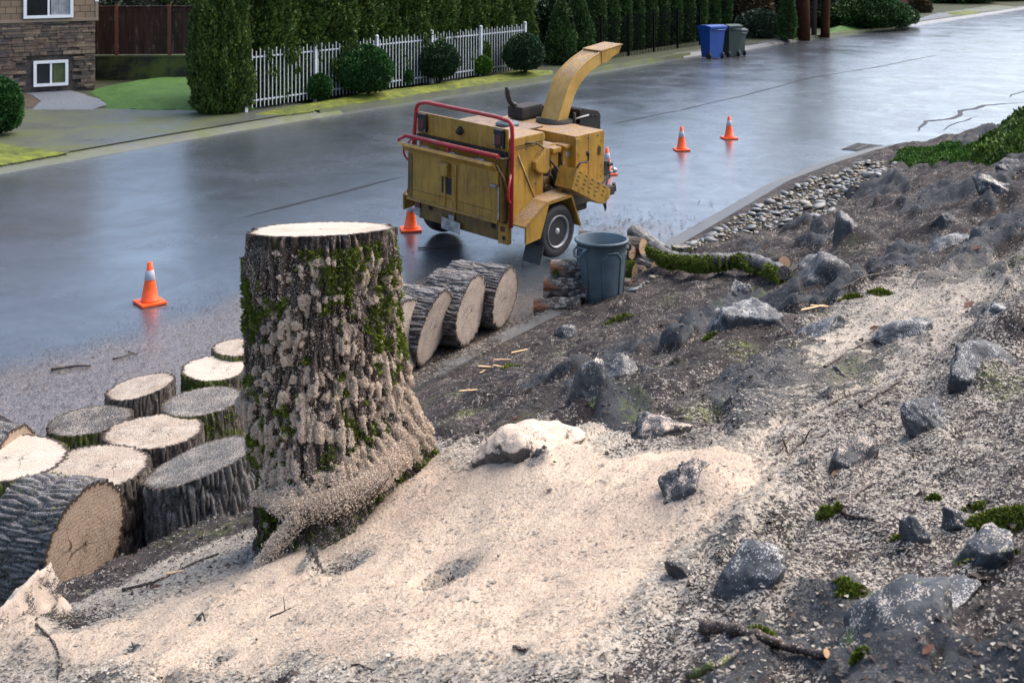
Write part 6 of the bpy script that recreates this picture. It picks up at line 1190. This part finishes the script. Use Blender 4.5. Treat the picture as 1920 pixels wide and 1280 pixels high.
def window(x0, x1, z0, z1, yf, cur, gl='glass'):
    w_ = empty('window', ((x0 + x1) / 2, yf, (z0 + z1) / 2)); w_.parent = HO; a, b, f = (x1 - x0) / 2, (z1 - z0) / 2, .075
    m = MB(); m.box((-a, -.06, -b), (a, .0, -b + f)); m.box((-a, -.06, b - f), (a, .0, b)); m.box((-a, -.06, -b + f), (-a + f, .0, b - f)); m.box((a - f, -.06, -b + f), (a, .0, b - f)); m.box((-.025, -.05, -b + f), (.025, .0, b - f)); m.build('frame', M['vinyl'], w_)
    m = MB(); m.box((-a + f, -.02, -b + f), (-.025, -.012, b - f)); m.box((.025, -.02, -b + f), (a - f, -.012, b - f)); m.build('pane', M['glass'], w_)
    if cur: m = MB(); n = 24; pts = [(.06 + (a - f - .06) * i / n, -.0225 - .003 * math.sin(i * 1.9), 0) for i in range(n + 1)]; m.quadlist([(x, y, -b + f) for x, y, _ in pts] + [(x, y, b - f) for x, y, _ in pts], [(i, i + 1, n + 2 + i, n + 1 + i) for i in range(n)]); m.build('curtain', M[cur], w_)
window(*W1, -.03, 'curtain_green'); window(*W2, -.058, 'curtain')
# wooden fence on its dark wall
P0, P1 = at(170, 158, .15), at(400, 150, .15); P0.y += 1.2; P1.y += .3; Lw = (P1 - P0).length; aw = math.atan2(P1.y - P0.y, P1.x - P0.x)
rw = empty('retaining_wall', P0, (0, 0, aw)); tag(rw, 'low dark mossy concrete wall under the wooden fence', 'wall'); m = MB(); m.box((-.5, 0, -.05), (Lw, .3, .62), .01); m.build('wall', M['dark_wall'], rw); m = MB(); m.box((-.5, -.02, .62), (Lw, .32, .67), .01); m.build('coping', M['kerb_mossy'], rw)
wd = empty('wooden_fence', P0 + Vector((0, .1, .67)), (0, 0, aw)); tag(wd, 'weathered dark brown board fence on the concrete wall beside the house', 'fence')
m = MB(); x = -.5; rn = random.Random(4)
while x < Lw: ww_ = rn.uniform(.12, .16); m.box((x, rn.uniform(0, .012), .02), (x + ww_ - .006, .03, 1.36 + rn.uniform(-.008, .008))); x += ww_
m.build('boards', M['boards'], wd)
m = MB(); m.box((-.5, -.03, 1.36), (Lw, .05, 1.40)); m.box((-.5, -.012, 1.25), (Lw, -.001, 1.34)); m.build('rail', M['boards'], wd)
for px in (217, 316, 392): k = (px - 960) / FPX; d = Vector((math.cos(aw), math.sin(aw))); t_ = (k * P0.y - P0.x) / (d.x - k * d.y); m = MB(); m.box((t_ - .045, -.07, -.02), (t_ + .045, -.013, 1.44)); m.build('post', M['post_brown'], wd)
# ================================================================== greenery and things behind
blob = lambda h, r: dict(h=h, z=[0, .1, .4, .7, .9, 1], r=[.6 * r, .95 * r, r, .85 * r, .5 * r, .1])
def bush(x, y, h, r_, mat, label, seed, n=9000, size=.12, z=.1, lump=.28, cat='bush', name='bush', trunk_r=.06, jit=.3, wid=.42):
    h = min(h, 4.0); me = crown_data('crown', mat, blob(h, r_), n, size, seed, lump, 1.3, wid, .1, .25, .75); o = empty(name, (x, y, z)); tag(o, label, cat); c = bpy.data.objects.new('crown', me); COL.objects.link(c); c.parent = o
    m = MB(); rn = random.Random(seed)
    for k in range(4): a = rn.random() * 6.28; m.tube([(0, 0, -.1), (math.cos(a) * r_ * .3, math.sin(a) * r_ * .3, h * .4), (math.cos(a) * r_ * .5, math.sin(a) * r_ * .5, h * .75)], [trunk_r, trunk_r * .6, trunk_r * .2], 6)
    m.build('trunk', M['trunk'], o); return o
def atz(px, Yd): return ((px - 960) / FPX * Yd, Yd)
for i, (px, Yd, h, r_, mt, lb) in enumerate([(185, 42, 5.5, 2.2, 'thuja', 'dark tree behind the wooden fence beside the house corner'), (265, 41, 5.0, 2.0, 'shrub_grey', 'greyish leafy tree behind the middle of the wooden fence'), (335, 42, 5.5, 2.2, 'thuja', 'dark tree behind the right end of the wooden fence'),
  (1000, 43, 3.2, 1.0, 'shrub_grey', 'pale leaved rhododendron just right of the white fence end'), (1030, 40, 2.0, .75, 'box_dark', 'dark low bush between the white fence and the first small conifer'), (1062, 46, 3.4, 1.2, 'shrub_grey', 'grey green bush behind the small conifers'), (1100, 47, 3.4, 1.1, 'shrub_grey', 'loose pale bush behind the start of the iron fence'),
  (1400, 52, 2.6, 1.1, 'dry_brush', 'brown twiggy bush behind the wheelie bins'), (1440, 53, 2.4, 1.1, 'shrub_grey', 'silvery shrub left of the lone pointed conifer'), (1425, 50, 1.1, .8, 'shrub_grey', 'low straggly shrub beside the far driveway'), (1515, 57, 3.2, 1.3, 'shrub_grey', 'shaggy bush between the red trunk and the utility pole'), (1380, 55, 4.0, 1.8, 'thuja', 'dark evergreen behind the wheelie bins'), (1470, 60, 4.4, 2.2, 'thuja', 'dark evergreen behind the lone pointed conifer'), (1560, 66, 4.2, 2.0, 'box_dark', 'dark evergreen behind the utility pole'),
  (1585, 60, 1.6, .9, 'shrub_grey', 'pale flowering shrub just right of the utility pole'), (1640, 76, 3.4, 3.2, 'box_dark', 'dark mass of evergreen behind the spreading juniper'), (1760, 82, 3.6, 2.6, 'box_dark', 'dark hedge bush beyond the far driveway'), (1800, 80, 3.0, 2.2, 'box_leaf', 'green bush in the middle of the far hedge'), (1850, 84, 3.2, 2.6, 'box_dark', 'dark bush right of the far green one'), (1725, 68, 1.0, .5, 'dry_brush', 'tan ornamental grass beside the far red roofed wall'), (1885, 86, 2.8, 2.2, 'dry_brush', 'brown bare brush at the far top right'), (1925, 84, 3.0, 2.2, 'dry_brush', 'reddish bare brush at the right end of the far hedge')]):
    x, y = atz(px, Yd); bush(x, y, h, r_, mt, lb, 200 + i, 9000 if Yd < 70 else 7000, .13 if Yd < 70 else .2)
for i, (px, Yd, h, r_) in enumerate([(1000, 52, 5, 2.5), (1120, 50, 5, 2), (1200, 54, 5, 2.6), (1290, 56, 5, 2.6), (1700, 96, 5, 5), (1800, 100, 5, 5), (1900, 104, 5, 6), (120, 48, 6, 3), (420, 46, 6, 3)]):
    x, y = atz(px, Yd); bush(x, y, h, r_, 'thuja', ['dark tree beyond the end of the white fence', 'dark tree beyond the first slim conifers', 'dark tree beyond the middle slim conifers', 'dark tree beyond the last slim conifers', 'far dark tree left in the row at the top right', 'far dark tree in the middle of the row at the top right', 'far dark tree last in the row at the top right', 'dark tree rising behind the house', 'dark tree between the wooden fence and the tall hedge'][i], 300 + i, 7000, .25, name='tree', cat='tree')
# spreading juniper: wide and low
p = at(1650, 52, .15)
js = dict(h=1.55, z=[0, .1, .35, .6, .85, 1], r=[1.9, 2.5, 2.55, 2.0, 1.1, .1]); me = crown_data('crown', 'juniper', js, 30000, .13, 400, .13, 1.4, .3, .3, .18, .85); jo = empty('juniper', (p.x, p.y + 2.0, .12), (0, 0, .97)); tag(jo, 'wide low spreading juniper beside the far lawn', 'shrub'); c = bpy.data.objects.new('crown', me); COL.objects.link(c); c.parent = jo; c.scale = (1.25, .8, 1)
m = MB(); [m.tube([(0, 0, 0), (math.cos(a) * 1.0, math.sin(a) * .7, .6)], [.07, .03], 6) for a in (0, 1.2, 2.4, 3.6, 4.8)]; m.build('trunk', M['trunk'], jo)
# utility pole, red trunk, dark post
p = at(1547, 66, .12); up_o = empty('utility_pole', p, (R_(0), R_(1.2), 0)); tag(up_o, 'reddish brown wooden utility pole beside the far lawn', 'pole'); m = MB(); m.lathe([(.20, -.1), (.19, .3), (.175, 4), (.17, 5.4), (.0, 5.41)], (0, 0, 0), 'z', 18); m.build('pole', M['pole_red'], up_o); m = MB(); m.lathe([(.195, 1.5), (.195, 1.54)], (0, 0, 0), 'z', 18); m.build('band', M['steel'], up_o)
p = at(1503, 70, .12); tr = empty('tree', p); tag(tr, 'reddish barked tree trunk between the lone conifer and the utility pole', 'tree'); m = MB(); m.tube([(0, 0, -.1), (.04, 0, 1.5), (-.03, 0, 3), (.1, 0, 6)], [.36, .29, .24, .16], 14); m.build('trunk', M['pole_red'], tr)
me = crown_data('crown', 'thuja', blob(2.5, 1.5), 3000, .25, 77, .3, 1.3); c = bpy.data.objects.new('crown', me); COL.objects.link(c); c.parent = tr; c.location = (0, 0, 4.6)
p = at(1526, 66, .12); dp = empty('tree', p); tag(dp, 'thin dark leaning trunk just left of the utility pole', 'tree'); m = MB(); m.tube([(0, 0, -.1), (.06, 0, 2), (.15, 0, 5)], [.12, .10, .07], 10); m.build('trunk', M['trunk'], dp)
# bluish house glimpsed behind the shrubs and the far brick wall
x, y = atz(1035, 58); bh = empty('far_house', (x, y, .1), (0, 0, .3)); tag(bh, 'pale blue grey house glimpsed behind the bushes at the top centre', 'house'); m = MB(); m.box((-2.4, 0, 0), (2.4, 4, 3.6)); m.build('wall', M['galv'], bh); m = MB(); m.box((-1.2, -.05, 1.0), (.6, -.01, 2.2)); m.build('window', M['glass'], bh); m = MB(); m.prism([(-2.9, 3.6), (2.9, 3.6), (0, 4.6)], -.4, 4.4, 'y'); m.build('roof', M['black'], bh)
p = at(1700, 16, .1); bw = empty('brick_wall', p, (0, 0, .5)); tag(bw, 'low red brown garden wall behind the juniper', 'wall'); m = MB(); m.box((-2.5, 0, 0), (1.6, .3, 1.15), .02); m.build('wall', M['roof_red'], bw); m = MB(); m.box((-2.55, -.03, 1.15), (1.65, .33, 1.22), .01); m.build('coping', M['kerb'], bw)
